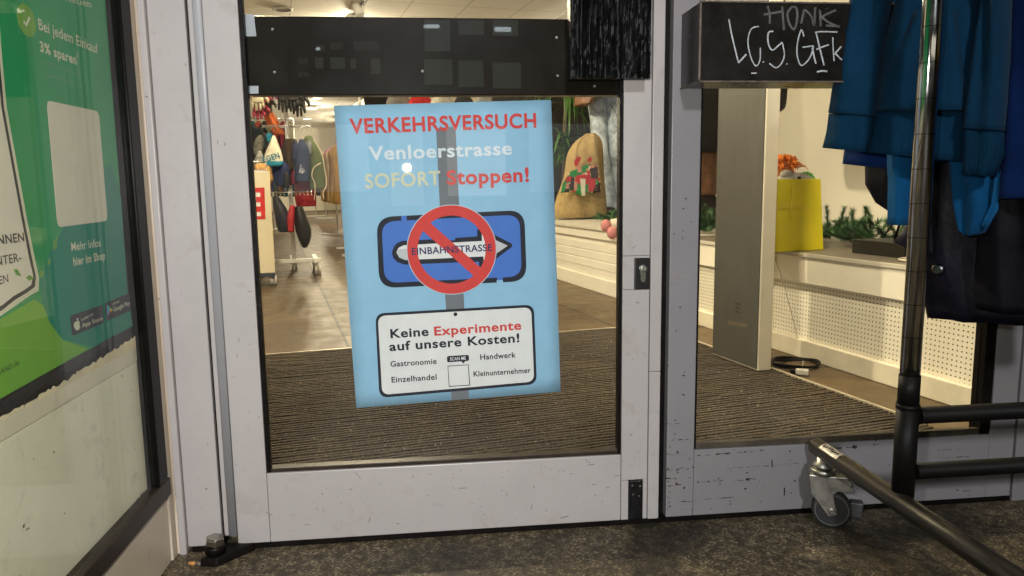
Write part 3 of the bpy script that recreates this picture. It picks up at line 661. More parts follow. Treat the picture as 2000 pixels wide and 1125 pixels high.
# ================================================================== DISPLAY PLINTH
def pegmat():
    mt, n, b, L = nodes("perforated_panel"); v = mapped(n, L, (1,1,1), (0, 0, -AL))
    sx = n.nodes.new("ShaderNodeSeparateXYZ"); L(v, sx.inputs[0]); P_ = .0172
    def cell(o): return mth(n, L, 'SUBTRACT', mth(n, L, 'FRACT', mth(n, L, 'DIVIDE', o, P_)), .5)
    a, c = cell(sx.outputs[1]), cell(sx.outputs[2])
    d = mth(n, L, 'SQRT', mth(n, L, 'ADD', mth(n, L, 'MULTIPLY', a, a), mth(n, L, 'MULTIPLY', c, c)))
    hole = mth(n, L, 'LESS_THAN', d, .165)
    base = ramp(n, L, noise(n, L, v, 5, 4), [(.3, (.66, .61, .50)), (.7, (.74, .69, .58))])
    L(mixc(n, L, hole, base, (.02, .017, .012)), b.inputs["Base Color"]); b.inputs["Roughness"].default_value = .5
    bp = n.nodes.new("ShaderNodeBump"); bp.inputs["Distance"].default_value = .004; bp.invert = True; L(hole, bp.inputs["Height"]); L(bp.outputs[0], b.inputs["Normal"]); return mt
PLW = mat("cream_white_board", (.76, .71, .60), .45, var=.05, scale=4)
PLB = mat("dusty_cream_base", (.66, .60, .47), .6, var=.12, scale=8)
GTOP = mat("grey_brown_top", (.15, .125, .095), .45, var=.25, scale=8)
pl = thing("display_plinth", "low cream display plinth with perforated front under the yellow bag", "plinth", S(2.2, 1.2, 0))
MB().sbox(1.765, 2.62, .22, 2.13, .002, .078).build("base_board", PLB, pl, .003)
MB().sbox(1.79, 2.62, .22, 2.13, .0785, .313).build("perforated_panel", pegmat(), pl)
MB().sbox(1.776, 2.62, .22, 2.13, .3135, .4215).build("front_board", PLW, pl, .002)
MB().sbox(1.770, 2.62, .22, 2.13, .422, .4395).build("nosing", mat("grey_cream_nosing", (.50, .46, .38), .5, var=.05), pl, .002)
MB().sbox(1.776, 2.618, .22, 2.13, .4396, .4412).build("top_sheet", GTOP, pl)
pl2 = thing("display_plinth", "long cream plinth further in, under the burlap sack", "plinth", S(2.2, 3.4, 0))
MB().sbox(1.775, 2.75, 2.14, 6.6, .002, .10).build("base_board", PLW, pl2, .003)
MB().sbox(1.79, 2.75, 2.14, 6.6, .1005, .362).build("front_board", PLW, pl2, .002)
for z in (.16, .22, .28): MB().sbox(1.787, 1.7905, 2.14, 6.6, z, z+.052).build("siding_board", PLW, pl2, .002)
MB().sbox(1.776, 2.75, 2.14, 6.6, .3635, .4225).build("top_board", PLW, pl2, .002)
MB().sbox(1.765, 2.75, 2.14, 6.6, .423, .4412).build("nosing", mat("grey_cream_nosing", (.50, .46, .38)), pl2, .002)
ZP = .4415
# ================================================================== CLOTHES ON THE STREET RAIL
rack = thing("clothes_rail", "wheeled street clothes rail with chrome post and dark steel foot", "clothes rail", (.82, -.3, 0))
XR = .815
MB().tube([(XR, -.02, .163), (XR, -.95, .163)], .0182, 20).build("foot_tube", DARKTUBE, rack)
sk = MB(); 
for k in range(1):
    sk.loft([[Vector((XR + .0185*math.cos(a), y_, .163 + .0185*math.sin(a))) for a in [R(75+70*i/8) for i in range(9)]] for y_ in (-.058, -.125)], False, False)
stk = sk.build("sticker", mat("silver_sticker", (.40, .37, .31), .35, metal=.3, var=.6, scale=120), rack)
mb = MB(); rnd = random.Random(2)
for k in range(7):
    y_ = -.064 - k*.008; a0 = 98 + rnd.uniform(-5, 5)
    mb.loft([[Vector((XR + .0188*math.cos(R(a)), yy, .163 + .0188*math.sin(R(a)))) for a in (a0, a0+9, a0+20)] for yy in (y_, y_-.005)], False, False)
mb.build("sticker_print", BLACK, stk)
UP = MB().tube([(.826, -.30, .170), (.826, -.30, .338)], .0188, 20); UP.build("post_sleeve", MATTEBLACK, rack)
MB().tube([(.826, -.30, .3385), (.826, -.30, .392)], .0177, 20).tube([(.826,-.30,.332),(.826,-.30,.3405)], [.0196,.0196], 20).build("post_collar", MATTEBLACK, rack)
def chrome_post():
    mt, n, b, L = nodes("ringed_chrome"); v = mapped(n, L); sx = n.nodes.new("ShaderNodeSeparateXYZ"); L(v, sx.inputs[0])
    fr_ = mth(n, L, 'FRACT', mth(n, L, 'DIVIDE', sx.outputs[2], .0575)); ln = mth(n, L, 'LESS_THAN', fr_, .024)
    dirt = ramp(n, L, noise(n, L, v, 30, 5), [(.35, (.50,.51,.49)), (.7, (.64,.65,.63))])
    L(mixc(n, L, ln, dirt, (.10,.10,.09)), b.inputs["Base Color"]); b.inputs["Metallic"].default_value = 1
    L(ramp(n, L, noise(n, L, v, 18, 4), [(.4, (.08,)*3), (.7, (.17,)*3)]), b.inputs["Roughness"]); return mt
MB().tube([(.826,-.30,.392), (.826,-.30,1.0), (.826,-.30,1.63)], .0164, 40).build("chrome_post", chrome_post(), rack)
MB().tube([(.846, -.30, .318), (2.2, -.30, .318)], .0150, 16).build("cross_bar", MATTEBLACK, rack)
MB().tube([(.846, -.30, .215), (2.2, -.30, .215)], .0145, 16).build("cross_bar", MATTEBLACK, rack)
MB().tube([(.80, -.30, 1.63), (2.2, -.30, 1.63)], .0155, 16).build("hanging_rail", CHROME, rack)
MB().tube([(2.2, -.30, .02), (2.2, -.30, 1.62)], .02, 16).build("post_sleeve", MATTEBLACK, rack)
def caster(y0):
    c = Vector((XR-.012, y0, 0)); sw = MB()
    sw.disc((XR-.002, y0+.02, .1405), (0,0,-1), [(-.010,.012),(0,.014),(.004,.0205),(.012,.0205),(.0135,.0165)], 24)
    sw.disc((XR-.002, y0+.02, .1275), (0,0,-1), [(0,.0235),(.003,.0255),(.011,.0255),(.013,.022)], 24)
    cst = sw.build("caster", GALV, rack)
    # wheel facing the street: axis mostly along -y, turned a little
    ax = Vector((-.42, -.90, 0)).normalized(); side = -ax.cross(Z3); wc = Vector((XR-.002, y0+.02, .0403)) + side*.020
    MB().disc(wc, ax, [(-.0125,.0335),(-.0125,.0365),(-.011,.0392),(0,.0402),(.011,.0392),(.0125,.0365),(.0125,.033)], 40).build("tyre", RUBBER, cst)
    MB().disc(wc, ax, [(-.0122,.001),(-.0122,.0337),(.0122,.0339),(.0128,.0328),(.0112,.0308),(.0104,.012),(.0125,.0105),(.0125,.001)], 40).build("wheel_disc", GREYPLASTIC, cst)
    top = Vector((XR-.002, y0+.02, .1145))
    for sgn in (-1, 1):
        o_ = ax*(.0165*sgn); f_ = Pl(top + o_, side, Z3)
        wa = (wc-top).dot(side)
        if sgn == 1: f_ = Pl(top+o_, side*-1, Z3) if side.cross(Z3).dot(ax) < 0 else f_
        k = 1 if f_.ex.dot(side) > 0 else -1
        pts = [(-.027*k, 0), (.024*k, 0), (.058*k, -.020), (.060*k, -.028), (.030*k, -.030), (.021*k+0, -.038), (wa*k+.010*k, -.081), (wa*k-.006*k, -.087), (-.022*k, -.040)]
        MB().poly(f_, pts, -.001, .001).build("fork_plate", GALV, cst, .0008)
    MB().obox(top+side*.014, side*.040, ax*.0165, Z3*.0012).build("fork_bridge", GALV, cst, .001)
    mb = MB().disc(wc, ax, [(.0168,.0075),(.021,.0075),(.0215,.006)], 6); mb.disc(wc, ax, [(.021,.0045),(.0245,.0042)], 12); mb.build("axle_bolt", STEEL, cst)
    bp = wc + side*.047
    MB().hexa([bp+side*a_+ax*b_+Z3*c_ for c_, w_ in ((-.012, .8), (.022, 1)) for a_, b_ in ((-.012*w_, -.012), (.014*w_, -.012), (.014*w_, .012), (-.012*w_, .012))]).build("brake_pedal", mat("dark_brake_plastic", (.045, .045, .045), .5, var=.3), cst, .003)
    return cst
caster(-.075)
# ---- garments hanging on the rail (plane of the front hoodie and steps behind it)
wx = Vector((.20, -.24, 0)).normalized(); nx_ = Vector((-wx.y, wx.x, 0))
if nx_.dot(CAM - Vector((.9, -.15, .9))) < 0: nx_ = -nx_
def gpl(d): return Pl(Vector((.80, -.03, 0)) - nx_*d, wx, Z3)
G0 = gpl(0)
def garment_part(name, mt, parent, P, rows, th, folds=3, amp=.006, seed=0, n=28, caps=True):
    """rows: (left_px, right_px) pairs top to bottom; a soft flattened tube with hanging folds"""
    rnd = random.Random(seed); ph = rnd.uniform(0, 6); ph2 = rnd.uniform(0, 6); rings = []
    pr = [(P.px(*l), P.px(*r)) for l, r in rows]; fine = []
    for i in range(len(pr)-1):
        k = max(1, int(abs(pr[i][0][1]-pr[i+1][0][1])/.012))
        for j in range(k):
            t = j/k; fine.append(tuple(tuple(pr[i][q][c]*(1-t)+pr[i+1][q][c]*t for c in (0, 1)) for q in (0, 1)))
    fine.append(pr[-1])
    for (al, zl), (ar, zr) in fine:
        ring = []; W_ = abs(ar-al)
        for j in range(n):
            an = 2*math.pi*j/n; cx = math.cos(an); sn = math.sin(an)
            u = .5+.5*math.copysign(abs(cx)**.8, cx); hh_ = th*.5*math.copysign(abs(sn)**.75, sn)
            a_ = al+(ar-al)*u; z_ = zl+(zr-zl)*u
            f = amp*math.sin(folds*2*math.pi*u + ph + z_*4)*math.sin(math.pi*u) + .4*amp*math.sin(folds*5*u+ph2+z_*17)*math.sin(math.pi*u)
            q3 = P.w(a_, z_, 0); f += (.005*mnoise.noise(q3*11+Vector((seed, 0, 0))) + .0022*mnoise.noise(q3*34))*min(1, th/.05)
            ring.append(P.w(a_, z_, hh_ + f))
        rings.append(ring)
    mb = MB().loft(rings, True, caps, True)
    # creased end caps are flat; keep them
    return mb.build(name, mt, parent)
def H(x, y): return (1300+x/2.813, y/2.813)            # crop coordinates of the upper right quarter
TEAL = cloth("dark_teal_fleece", (.0035, .029, .064)); TEALR = mat("dark_teal_rib", (.0033, .027, .060), .95, var=.2, scale=14, bump=1.0, bscale=330, spec=.08, stretch=(1, 1, .03))
AZURE = cloth("azure_fleece", (.004, .060, .155)); ROYAL = cloth("royal_blue_fleece", (.004, .017, .08)); NAVY = mat("navy_quilted_nylon", (.0045, .0042, .010), .45, var=.3, scale=9, bump=.5, bscale=25, spec=.14)
NAVY2 = mat("midnight_nylon", (.0030, .0030, .006), .55, spec=.1, var=.3, scale=9, bump=.4, bscale=30)
HOOK = mat("hanger_wire", (.5, .5, .5), .25, metal=1)
hung = "clothes hanging on the street rail"
def hanger(g, P, a0, zt):
    p = P.w(a0, zt); hook = [p + Vector((0, 0, k*.03)) for k in range(3)] 
    top = Vector((p.x, -.30, 1.648))
    MB().tube([p - wx*.13 - Z3*.05, p, p + wx*.13 - Z3*.05], .006, 8).tube([p, p*.5+top*.5+Z3*.02, top, top+Vector((.0,.02,-.03))], .003, 8).build("hanger", HOOK, g)
hd = thing("hoodie", "dark teal hooded sweatshirt with ribbed cuffs and front pocket, nearest the chrome post", "hoodie", tuple(G0.w(.16, 1.2)), hung)
ext = lambda a, b, y: (a[0]+(a[0]-b[0])*(y-a[1])/(a[1]-b[1]), y)
garment_part("torso", TEAL, hd, G0, [((1712,-340),(1850,-350)), ((1690,-300),(1895,-310)), ((1700,-150),(1900,-150)), (H(1270,0),H(1740,0)), (H(1205,240),H(1720,200)), (H(1180,450),H(1690,450)), (H(1157,615),H(1660,612))], .075, 2.5, .010, 1)
garment_part("hem_band", TEALR, hd, G0, [(H(1157,617),H(1660,614)), (H(1140,720),H(1655,720)), (H(1116,838),H(1650,888))], .066, 2.5, .008, 1)
s1 = garment_part("sleeve", TEAL, hd, Pl(G0.w(0,0,.012), wx, Z3), [((1735,-330),(1790,-300)), ((1700,-180),(1780,-160)), (H(1020,0),H(1235,0)), (H(960,300),H(1195,310)), (H(900,622),H(1155,640))], .070, 1.3, .012, 4)
garment_part("cuff", TEALR, s1, Pl(G0.w(0,0,.012), wx, Z3), [(H(901,626),H(1153,644)), (H(890,720),H(1140,745)), (H(868,812),H(1118,836))], .062, 1.3, .009, 4)
s2 = garment_part("sleeve", TEAL, hd, Pl(G0.w(0,0,.022), wx, Z3), [((1830,-330),(1905,-300)), ((1870,-150),(1965,-150)), (H(1740,0),H(1900,0)), (H(1690,300),H(1890,320)), (H(1640,708),H(1862,722))], .070, 1.3, .010, 6)
garment_part("cuff", TEALR, s2, Pl(G0.w(0,0,.022), wx, Z3), [(H(1640,712),H(1860,726)), (H(1636,850),H(1862,850)), (H(1632,955),H(1812,972))], .058, 1.3, .008, 6)
# pocket with its slanting edge and seams
PK = Pl(G0.w(0, 0, .050), wx, Z3)
garment_part("pocket", TEAL, hd, Pl(G0.w(0,0,.028), wx, Z3), [(H(1368,70),H(1600,64)), (H(1195,440),H(1640,440)), (H(1190,470),H(1640,470)), (H(1172,606),H(1640,606))], .050, 2.5, .010, 1)
garment_part("hood", TEAL, hd, G0, [((1735,-430),(1835,-440)), ((1705,-390),(1870,-400)), ((1712,-330),(1860,-340))], .13, 1, .01, 9)
hanger(hd, G0, .165, 1.40)
# azure sweatshirt behind
G1 = gpl(.085)
az = thing("sweatshirt", "bright azure sweatshirt with hanging sleeves below the teal hoodie", "sweatshirt", tuple(G1.w(.2, 1.1)), hung)
garment_part("torso", AZURE, az, G1, [((1730,-340),(1860,-350)), ((1715,-300),(1920,-310)), ((1730,0),(1930,0)), ((1737,260),(1930,270)), ((1742,312),(1925,318))], .06, 2, .01, 12)
s_ = garment_part("sleeve", AZURE, az, Pl(G1.w(0,0,.036), wx, Z3), [((1738,200),(1788,200)), (H(1222,880),H(1368,880)), (H(1226,1000),H(1362,1000)), ((1736.5,420),(1780,420)), ((1735,438),(1775,439))], .052, 1, .006, 13)
s_ = garment_part("sleeve", AZURE, az, Pl(G1.w(0,0,.034), wx, Z3), [((1850,220),(1955,220)), ((1856,320),(1960,320)), ((1862,400),(1950,420)), ((1872,448),(1925,455)), ((1885,458),(1908,459))], .05, 1.2, .012, 14)
garment_part("sleeve_lining", cloth("deep_azure_lining", (.008, .085, .22)), s_, Pl(G1.w(0,0,.062), wx, Z3), [((1945,330),(1958,325)), ((1935,400),(1950,410)), ((1915,440),(1928,446))], .01, 1, .002, 15)
# royal blue one showing at the left and at the right edge
G2 = gpl(.13)
ry = thing("sweatshirt", "royal blue sweatshirt showing a hem behind the teal cuff", "sweatshirt", tuple(G2.w(.2, 1.1)), hung)
garment_part("torso", ROYAL, ry, G2, [((1760,-340),(1860,-350)), ((1700,-290),(1900,-310)), ((1670,0),(1900,0)), ((1656,240),(1900,270)), ((1646,320),(1900,345))], .05, 3, .008, 21)
ry2 = thing("sweatshirt", "royal blue sweatshirt at the right edge beside the teal hoodie", "sweatshirt", tuple(G1.w(.4, 1.1)), hung)
G3 = gpl(.03)
garment_part("torso", ROYAL, ry2, G3, [((1985,-300),(2150,-300)), ((1978,-100),(2200,-100)), ((1972,100),(2200,120)), ((1962,250),(2200,260)), ((1952,388),(2200,380))], .07, 2, .012, 22)
hanger(ry2, G3, .42, 1.40)
# dark jackets
G4 = gpl(.19)
j1 = thing("jacket", "black jacket hanging deepest behind the azure sleeve", "jacket", tuple(G4.w(.2, 1.1)), hung)
garment_part("torso", NAVY2, j1, G4, [((1740,-300),(1860,-310)), ((1715,0),(1870,0)), ((1700,200),(1870,210)), ((1690,320),(1880,330)), ((1692,360),(1880,380)), ((1712,395),(1880,440)), ((1752,420),(1880,470))], .07, 2, .012, 31)
G5 = gpl(.135)
j2 = thing("jacket", "navy padded jacket with snap button, hem lowest of all, beside the post", "jacket", tuple(G5.w(.45, .9)), hung)
garment_part("torso", NAVY, j2, G5, [((1800,-300),(2100,-300)), ((1785,100),(2150,100)), ((1775,330),(2200,330)), ((1765,440),(2200,440)), ((1775,520),(2200,520)), ((1806,585),(2200,600)), ((1812,618),(2200,640))], .09, 3.5, .016, 32)
garment_part("flap", mat("plum_navy_nylon", (.010, .008, .016), .45, spec=.15, var=.3, bump=.3, bscale=40), j2, Pl(G5.w(0,0,.030), wx, Z3), [((1775,425),(1830,425)), ((1760,455),(1830,460)), ((1745,472),(1830,490)), ((1760,478),(1830,500))], .04, 1, .006, 33)
P6 = Pl(G5.w(0,0,.052), wx, Z3); a_, b_ = P6.px(1832, 527)
MB().disc(P6.w(a_, b_), P6.n, [(-.006,.012),(.001,.012),(.004,.0085),(.003,.003)], 20).build("snap_button", mat("dark_snap_metal", (.09, .09, .10), .25, metal=1), j2)
hanger(j2, G5, .30, 1.40)
j3 = thing("jacket", "black quilted jacket at the right edge in front of the navy one", "jacket", tuple(G3.w(.5, .9)), hung)
garment_part("torso", NAVY2, j3, gpl(.075), [((1915,-200),(2200,-200)), ((1910,300),(2200,300)), ((1908,470),(2200,470)), ((1902,560),(2200,570)), ((1905,600),(2200,628))], .07, 3, .014, 41)
# ================================================================== INSIDE: GOODS ON THE PLINTHS
def yellow_bag():
    b = thing("tote_bag", "yellow translucent tote bag with soft toys on the plinth", "bag", S(1.86, 1.25, ZP))
    Y = mat("yellow_felt", (.72, .60, .012), .55, var=.12, scale=5); YI = mat("yellow_felt_inside", (.66, .52, .03), .6)
    s0, s1, t0, t1, hgt = 1.62, 1.925, 1.14, 1.36, .30
    def rect(z, g): 
        f = (z-ZP)/hgt; i = .012*f+g
        return [S(s0+i, t0+i, z), S(s1-i-.008*f, t0+i, z), S(s1-i-.008*f, t1-i, z), S(s0+i, t1-i, z)]
    zs = [ZP+.0008, ZP+.1, ZP+.2, ZP+hgt]
    outer = [rect(z, 0) for z in zs]; inner = [rect(z, .004) for z in (ZP+hgt, ZP+.14)]
    mb = MB(); mb.loft(outer+inner, True, True, False); mb.build("body", Y, b, .003)
    sx = spx(1548, 400, 1.135)[0]
    MB().sbox(sx-.004, sx+.004, t0-.001, t0+.004, ZP+.13, ZP+.27).sbox(sx-.09, sx+.06, t0+.001, t0+.006, ZP+.178, ZP+.202).build("handle", YI, b, .001)
    tz = ZP+hgt
    toy = thing("soft_toy", "soft toy with tousled orange wool hair peeking out of the yellow bag", "soft toy", S(1.80, 1.26, tz))
    MB().blob(S(1.795, 1.27, tz+.030), .055, .05, .055).build("head", mat("peach_plush", (.62, .22, .07), .9, var=.15, bump=.5, bscale=300), toy)
    mb = MB(); rnd = random.Random(8)
    for k in range(130):
        a = rnd.uniform(0, 6.28); e = rnd.uniform(.15, 1.3); d = Vector((math.cos(a)*math.cos(e), math.sin(a)*math.cos(e), math.sin(e)))
        p = S(1.803, 1.27, tz+.034)+d*.050; q_ = p+d*.02+Vector((rnd.uniform(-.018,.018), rnd.uniform(-.018,.018), .004)); r_ = q_+Vector((d.x*.014, d.y*.014, -.018))
        mb.tube([p, q_, r_], [.0035, .003, .0015], 5)
    mb.build("hair", mat("orange_wool", (.80, .20, .015), .9, var=.3), toy)
    toy = thing("soft_toy", "grey plush toy lying in the yellow bag below the orange hair", "soft toy", S(1.85, 1.17, tz))
    mb = MB(); mb.blob(S(1.81, 1.20, tz-.008), .085, .045, .036, noise=.03); mb.blob(S(1.765,1.195,tz+.018), .028,.02,.02, noise=.04); mb.build("body", mat("grey_plush", (.36, .33, .29), .95, var=.2, bump=.7, bscale=250), toy)
    MB().blob(S(1.80, 1.157, tz+.004), .009, .006, .007).build("eye", mat("glossy_dark_eye", (.02, .03, .05), .1), toy)
    toy = thing("soft_toy", "bright green plush tuft at the right rim of the yellow bag", "soft toy", S(1.93, 1.18, tz))
    mb = MB()
    for k in range(60):
        a = rnd.uniform(0, 6.28); e = rnd.uniform(0, 1.4); d = Vector((math.cos(a)*math.cos(e), math.sin(a)*math.cos(e), math.sin(e)))
        mb.tube([S(1.882,1.22,tz-.01), S(1.882,1.22,tz-.01)+d*.042], [.012, .003], 5)
    mb.build("tuft", mat("green_plush", (.10, .55, .03), .95), toy)
yellow_bag()
def sprig(mb, wood, p, d, L, rnd, w=.030, dens=420):
    pts = []; q_ = Vector(p); dd = Vector(d).normalized()
    for k in range(7):
        pts.append(q_.copy()); q_ = q_ + dd*(L/6); dd = (dd + Vector((rnd.uniform(-.12,.12), rnd.uniform(-.12,.12), rnd.uniform(-.10,.10)))).normalized()
    wood.tube(pts, [.0025]*6+[.001], 5)
    for k in range(int(dens*L/.15)):
        t = rnd.uniform(0, 5.99); i = int(t); c = pts[i].lerp(pts[i+1], t-i); dr = (pts[i+1]-pts[i]).normalized()
        a = rnd.uniform(0, 6.28); x = dr.orthogonal().normalized(); y = dr.cross(x)
        o_ = (x*math.cos(a)+y*math.sin(a)); tip = c + (o_*.8+dr*.65)*w*rnd.uniform(.7, 1.15); sd = dr.cross(o_)*.0013
        mb.add([c+sd, c-sd, tip], [(0,1,2)])
def garland(label, spots, seed):
    g = thing("fir_garland", label, "garland", spots[0][0]); rnd = random.Random(seed); lv = MB(); wd = MB()
    for p, d, L in spots: sprig(lv, wd, p, d, L, rnd)
    wd.build("stems", mat("garland_wire", (.05, .035, .02), .8), g); lv.build("needles", mat("dark_green_needles", (.045, .115, .038), .6, var=.5, scale=30), g)
sp = []; rnd = random.Random(4)
for k in range(62):
    s_, t_ = 2.20+rnd.uniform(-.08,.14), 1.06+.62*k/61
    sp.append((S(s_, t_, ZP+rnd.uniform(.015,.05)), (rnd.uniform(-1,1), rnd.uniform(-1,1), rnd.uniform(-.05,.9)), rnd.uniform(.08,.13)))
for u, v, dx in ((1622,404,-.15),(1640,420,.3),(1690,405,.2),(1728,410,.6),(1668,420,-.5),(1705,418,-.2)):
    t_, z_ = sps(u, v, 2.22); sp.append((S(2.22, t_+.03*dx, max(ZP+.02, z_-.15)), ST*(-dx)+Z3*1.0, .15))
garland("dark green artificial fir garland right of the yellow bag", sp, 5)
sp = [(S(2.05+rnd.uniform(-.05,.1), 2.2+rnd.uniform(-.06,.14)+k*.005, ZP+.02), (rnd.uniform(-1,1), rnd.uniform(-1,1), rnd.uniform(.1,1.2)), rnd.uniform(.10,.16)) for k in range(18)]
sp = [(p + Vector((0,0,0)), d, L) for p, d, L in sp]
garland("small fir garland seen between door stile and security gate", sp, 6)
sp = [(S(2.28+.3*rnd.random(), 3.75+.6*rnd.random(), ZP+.012), (rnd.uniform(-1,1), rnd.uniform(-1,1), rnd.uniform(0,.3)), rnd.uniform(.1,.2)) for k in range(26)]
garland("flat green fir mat right of the burlap sack under the jeans", sp, 7)
bxs = thing("lamp_base", "flat black box with a small cable standing right of the fir garland", "lamp base", S(2.0, .9, ZP))
MB().sbox(1.93, 2.12, .72, .985, ZP, ZP+.055).build("box", mat("black_box_plastic", (.02, .018, .016), .5), bxs, .003)
MB().tube([S(2.0,.84,ZP+.05), S(2.0,.82,ZP+.12), S(2.01,.80,ZP+.19)], [.006,.005,.004]).tube([S(2.0,.82,ZP+.12), S(2.03,.77,ZP+.13), S(2.05,.72,ZP+.11)], .003).build("cable", BLACK, bxs)
cab = thing("cable_loop", "pale cable loop on the plinth top behind the chrome post", "cable", S(1.86, .62, ZP))
MB().tube([S(1.9+.07*math.cos(a), .63+.05*math.sin(a), ZP+.006) for a in [R(60+k*24) for k in range(12)]], .0045, 8).build("cord", mat("pale_cable", (.62, .55, .42), .5), cab)
cw = thing("cable_coil", "black cable coil lying on the floor beside the security gate", "cable", S(1.72, 1.0, 0))
mb = MB(); cc = Vector((1.435, 1.275, .008))
for k in range(3):
    mb.tube([cc + Vector(((.085+.004*k)*math.cos(a), (.07+.005*k)*math.sin(a), .004*k+.003*math.sin(3*a+k))) for a in [2*math.pi*i/28 for i in range(29)]], .0042, 7)
mb.build("cord", BLACK, cw)
wr = thing("cable", "thin grey wire hanging down the perforated plinth front to a plug on the floor", "cable", S(1.75, 1.2, 0))
a_ = [sps(u, v, 1.768) for u, v in ((1512,500),(1530,552),(1553,640),(1566,705))]
end = Vector((1.395, 1.15, .012))
MB().tube([S(1.768, t_, z_) for t_, z_ in a_] + [Vector((1.46, 1.26, .02)), Vector((1.42,1.19,.008)), end], .0022, 7).build("cord", mat("grey_wire", (.42, .38, .30), .5), wr)
mb = MB().obox(end + Vector((-.012, -.03, .004)), Vector((.020, -.012, 0)), Vector((.006, .010, 0)), Vector((0, 0, .010))); mb.build("plug", mat("white_plug", (.62, .58, .5), .4), wr, .003)
MB().obox(end + Vector((-.036, -.016, .002)), Vector((.012,-.008,0)), Vector((.005,.008,0)), Vector((0,0,.009))).build("socket", BLACK, wr, .002)
# black jacket hem hanging in the display
bj = thing("jacket", "black jacket hem hanging high in the display beside the security gate", "jacket", S(2.0, 1.55, 1.1))
def soft(name, mt, parent, rows, th, folds=2, amp=.01, seed=0, n=24, ex=None, closed=True):
    """rows: (centre, half width, thickness factor) down a hanging soft thing; ex = width axis"""
    rnd = random.Random(seed); ph = rnd.uniform(0, 6); ex = Vector(ex or SE).normalized(); ey = Z3.cross(ex); rings = []
    fine = []; Rw = [(Vector(c), hw, tf) for c, hw, tf in rows]
    def cr_(a, b, c, d, t): return .5*(2*b+(c-a)*t+(2*a-5*b+4*c-d)*t*t+(3*b-a-3*c+d)*t**3) if not isinstance(a, Vector) else (b*2+(c-a)*t+(a*2-b*5+c*4-d)*(t*t)+(b*3-a-c*3+d)*(t**3))*.5
    for i in range(len(Rw)-1):
        q4 = (Rw[max(i-1, 0)], Rw[i], Rw[i+1], Rw[min(i+2, len(Rw)-1)])
        for j in range(6):
            v3 = [cr_(*(q[m_] for q in q4), j/6) for m_ in range(3)]; fine.append((v3[0], max(.004, v3[1]), max(.05, v3[2])))
    fine.append(Rw[-1])
    e0, e1 = Rw[0], Rw[-1]; fine.insert(0, (e0[0]+Z3*e0[1]*.25, e0[1]*.55, e0[2]*.5)); fine.append((e1[0]-Z3*.006, e1[1]*.85, e1[2]*.8))
    for c, hw, tf in fine:
        r_ = []
        for j in range(n):
            an = 2*math.pi*j/n; f = amp*math.sin(folds*an+ph+c.z*6)+.5*amp*math.sin((folds*2+1)*an+ph*2+c.z*15)
            r_.append(c + ex*(math.cos(an)*(hw+f*.5)) + ey*(math.sin(an)*th*.5*tf + f*.6))
        rings.append(r_)
    return MB().loft(rings, True, True, True).build(name, mt, parent)
soft("torso", mat("black_leather", (.012, .010, .009), .35, var=.4, bump=.4, bscale=60), bj, [(S(2.0,1.74,1.62), .10, 1), (S(2.0,1.72,1.5), .20, 1), (S(2.0,1.71,1.2), .19, 1), (S(2.0,1.71,1.09), .18, 1), (S(2.0,1.715,1.063), .16, .9)], .10, 3, .01, 3, ex=ST)
MB().tube([S(2.0,1.74,1.6), S(2.0,1.74,2.7)], .002, 6).build("hanging_wire", HOOK, bj)
for k, (t_, z0, z1, mt, lab) in enumerate(((2.62, .93, 1.5, mat("black_wool", (.012,.010,.010), .9), "black coat seen high between door stile and security gate"),
     (2.66, .66, .925, mat("rust_brown_leather", (.16, .07, .03), .5, var=.4, scale=20), "rust brown leather bag between door stile and security gate"),
     (2.70, .47, .655, mat("dark_brown_wool", (.03, .018, .010), .9), "dark brown bag standing low between door stile and security gate"))):
    g = thing("jacket" if k == 0 else "bag", lab, "jacket" if k == 0 else "bag", S(2.3, t_, z0))
    soft("body", mt, g, [(S(2.3, t_+.1, z1), .16, .8), (S(2.3, t_+.1, (z0+z1)/2), .21, 1), (S(2.3, t_+.1, z0), .2, .9)], .12, 3, .012, k)
# burlap sack with embroidery
BUR = mat("golden_burlap", (.34, .235, .095), .9, var=.2, scale=30, bump=.6, bscale=350)
sk_ = thing("burlap_sack", "golden burlap sack with embroidered patches on the far plinth", "sack", S(2.1, 4.3, ZP))
c0 = S(2.11, 4.38, 0)
def sk_row(u0, u1, v, tf): 
    a, z_ = spx(u0, v, 4.3); b, _ = spx(u1, v, 4.3); return (S((a+b)/2, 4.38, z_), (b-a)/2, tf)
soft("body", BUR, sk_, [sk_row(1150,1175,262,.25), sk_row(1133,1182,275,.6), sk_row(1119,1184,300,.9), sk_row(1113,1186,345,1), sk_row(1096,1190,390,1.05), sk_row(1088,1192,415,1.05), sk_row(1087,1192,426,.95)], .22, 4, .017, 5, n=44)
PSK = Pl(S(2.1, 4.235, 0), SE, Z3)
def c3(x, y): return PSK.px(1060+x/3.63, 170+y/3.63)
def patch(col, pts, k):
    MB().poly(PSK, [c3(*p) for p in pts], .006+k*.001, .0075+k*.001).build("embroidery", cloth("thread_%d_%d_%d" % tuple(int(c*100) for c in col), col, bscale=300), sk_, .001)
GRN, RDD, PNK, DRK = (.03,.20,.05), (.42,.03,.03), (.50,.22,.16), (.04,.025,.02)
patch(GRN, [(140,680),(165,660),(160,748),(125,748)], 0); patch(RDD, [(165,640),(200,628),(200,670),(155,672)], 0); patch(DRK, [(200,640),(222,640),(218,728),(190,726)], 0)
patch(PNK, [(222,640),(245,640),(240,730),(220,728)], 1); patch(GRN, [(245,640),(325,660),(318,740),(275,782),(235,750)], 0); patch(RDD, [(330,655),(375,640),(365,740),(322,740)], 0)
patch(DRK, [(372,690),(402,690),(408,745),(350,752)], 1); patch(GRN, [(190,600),(240,580),(330,545),(322,570),(232,640),(188,632)], 1); patch(RDD, [(222,520),(245,492),(272,500),(265,520),(240,560),(222,560)], 1)
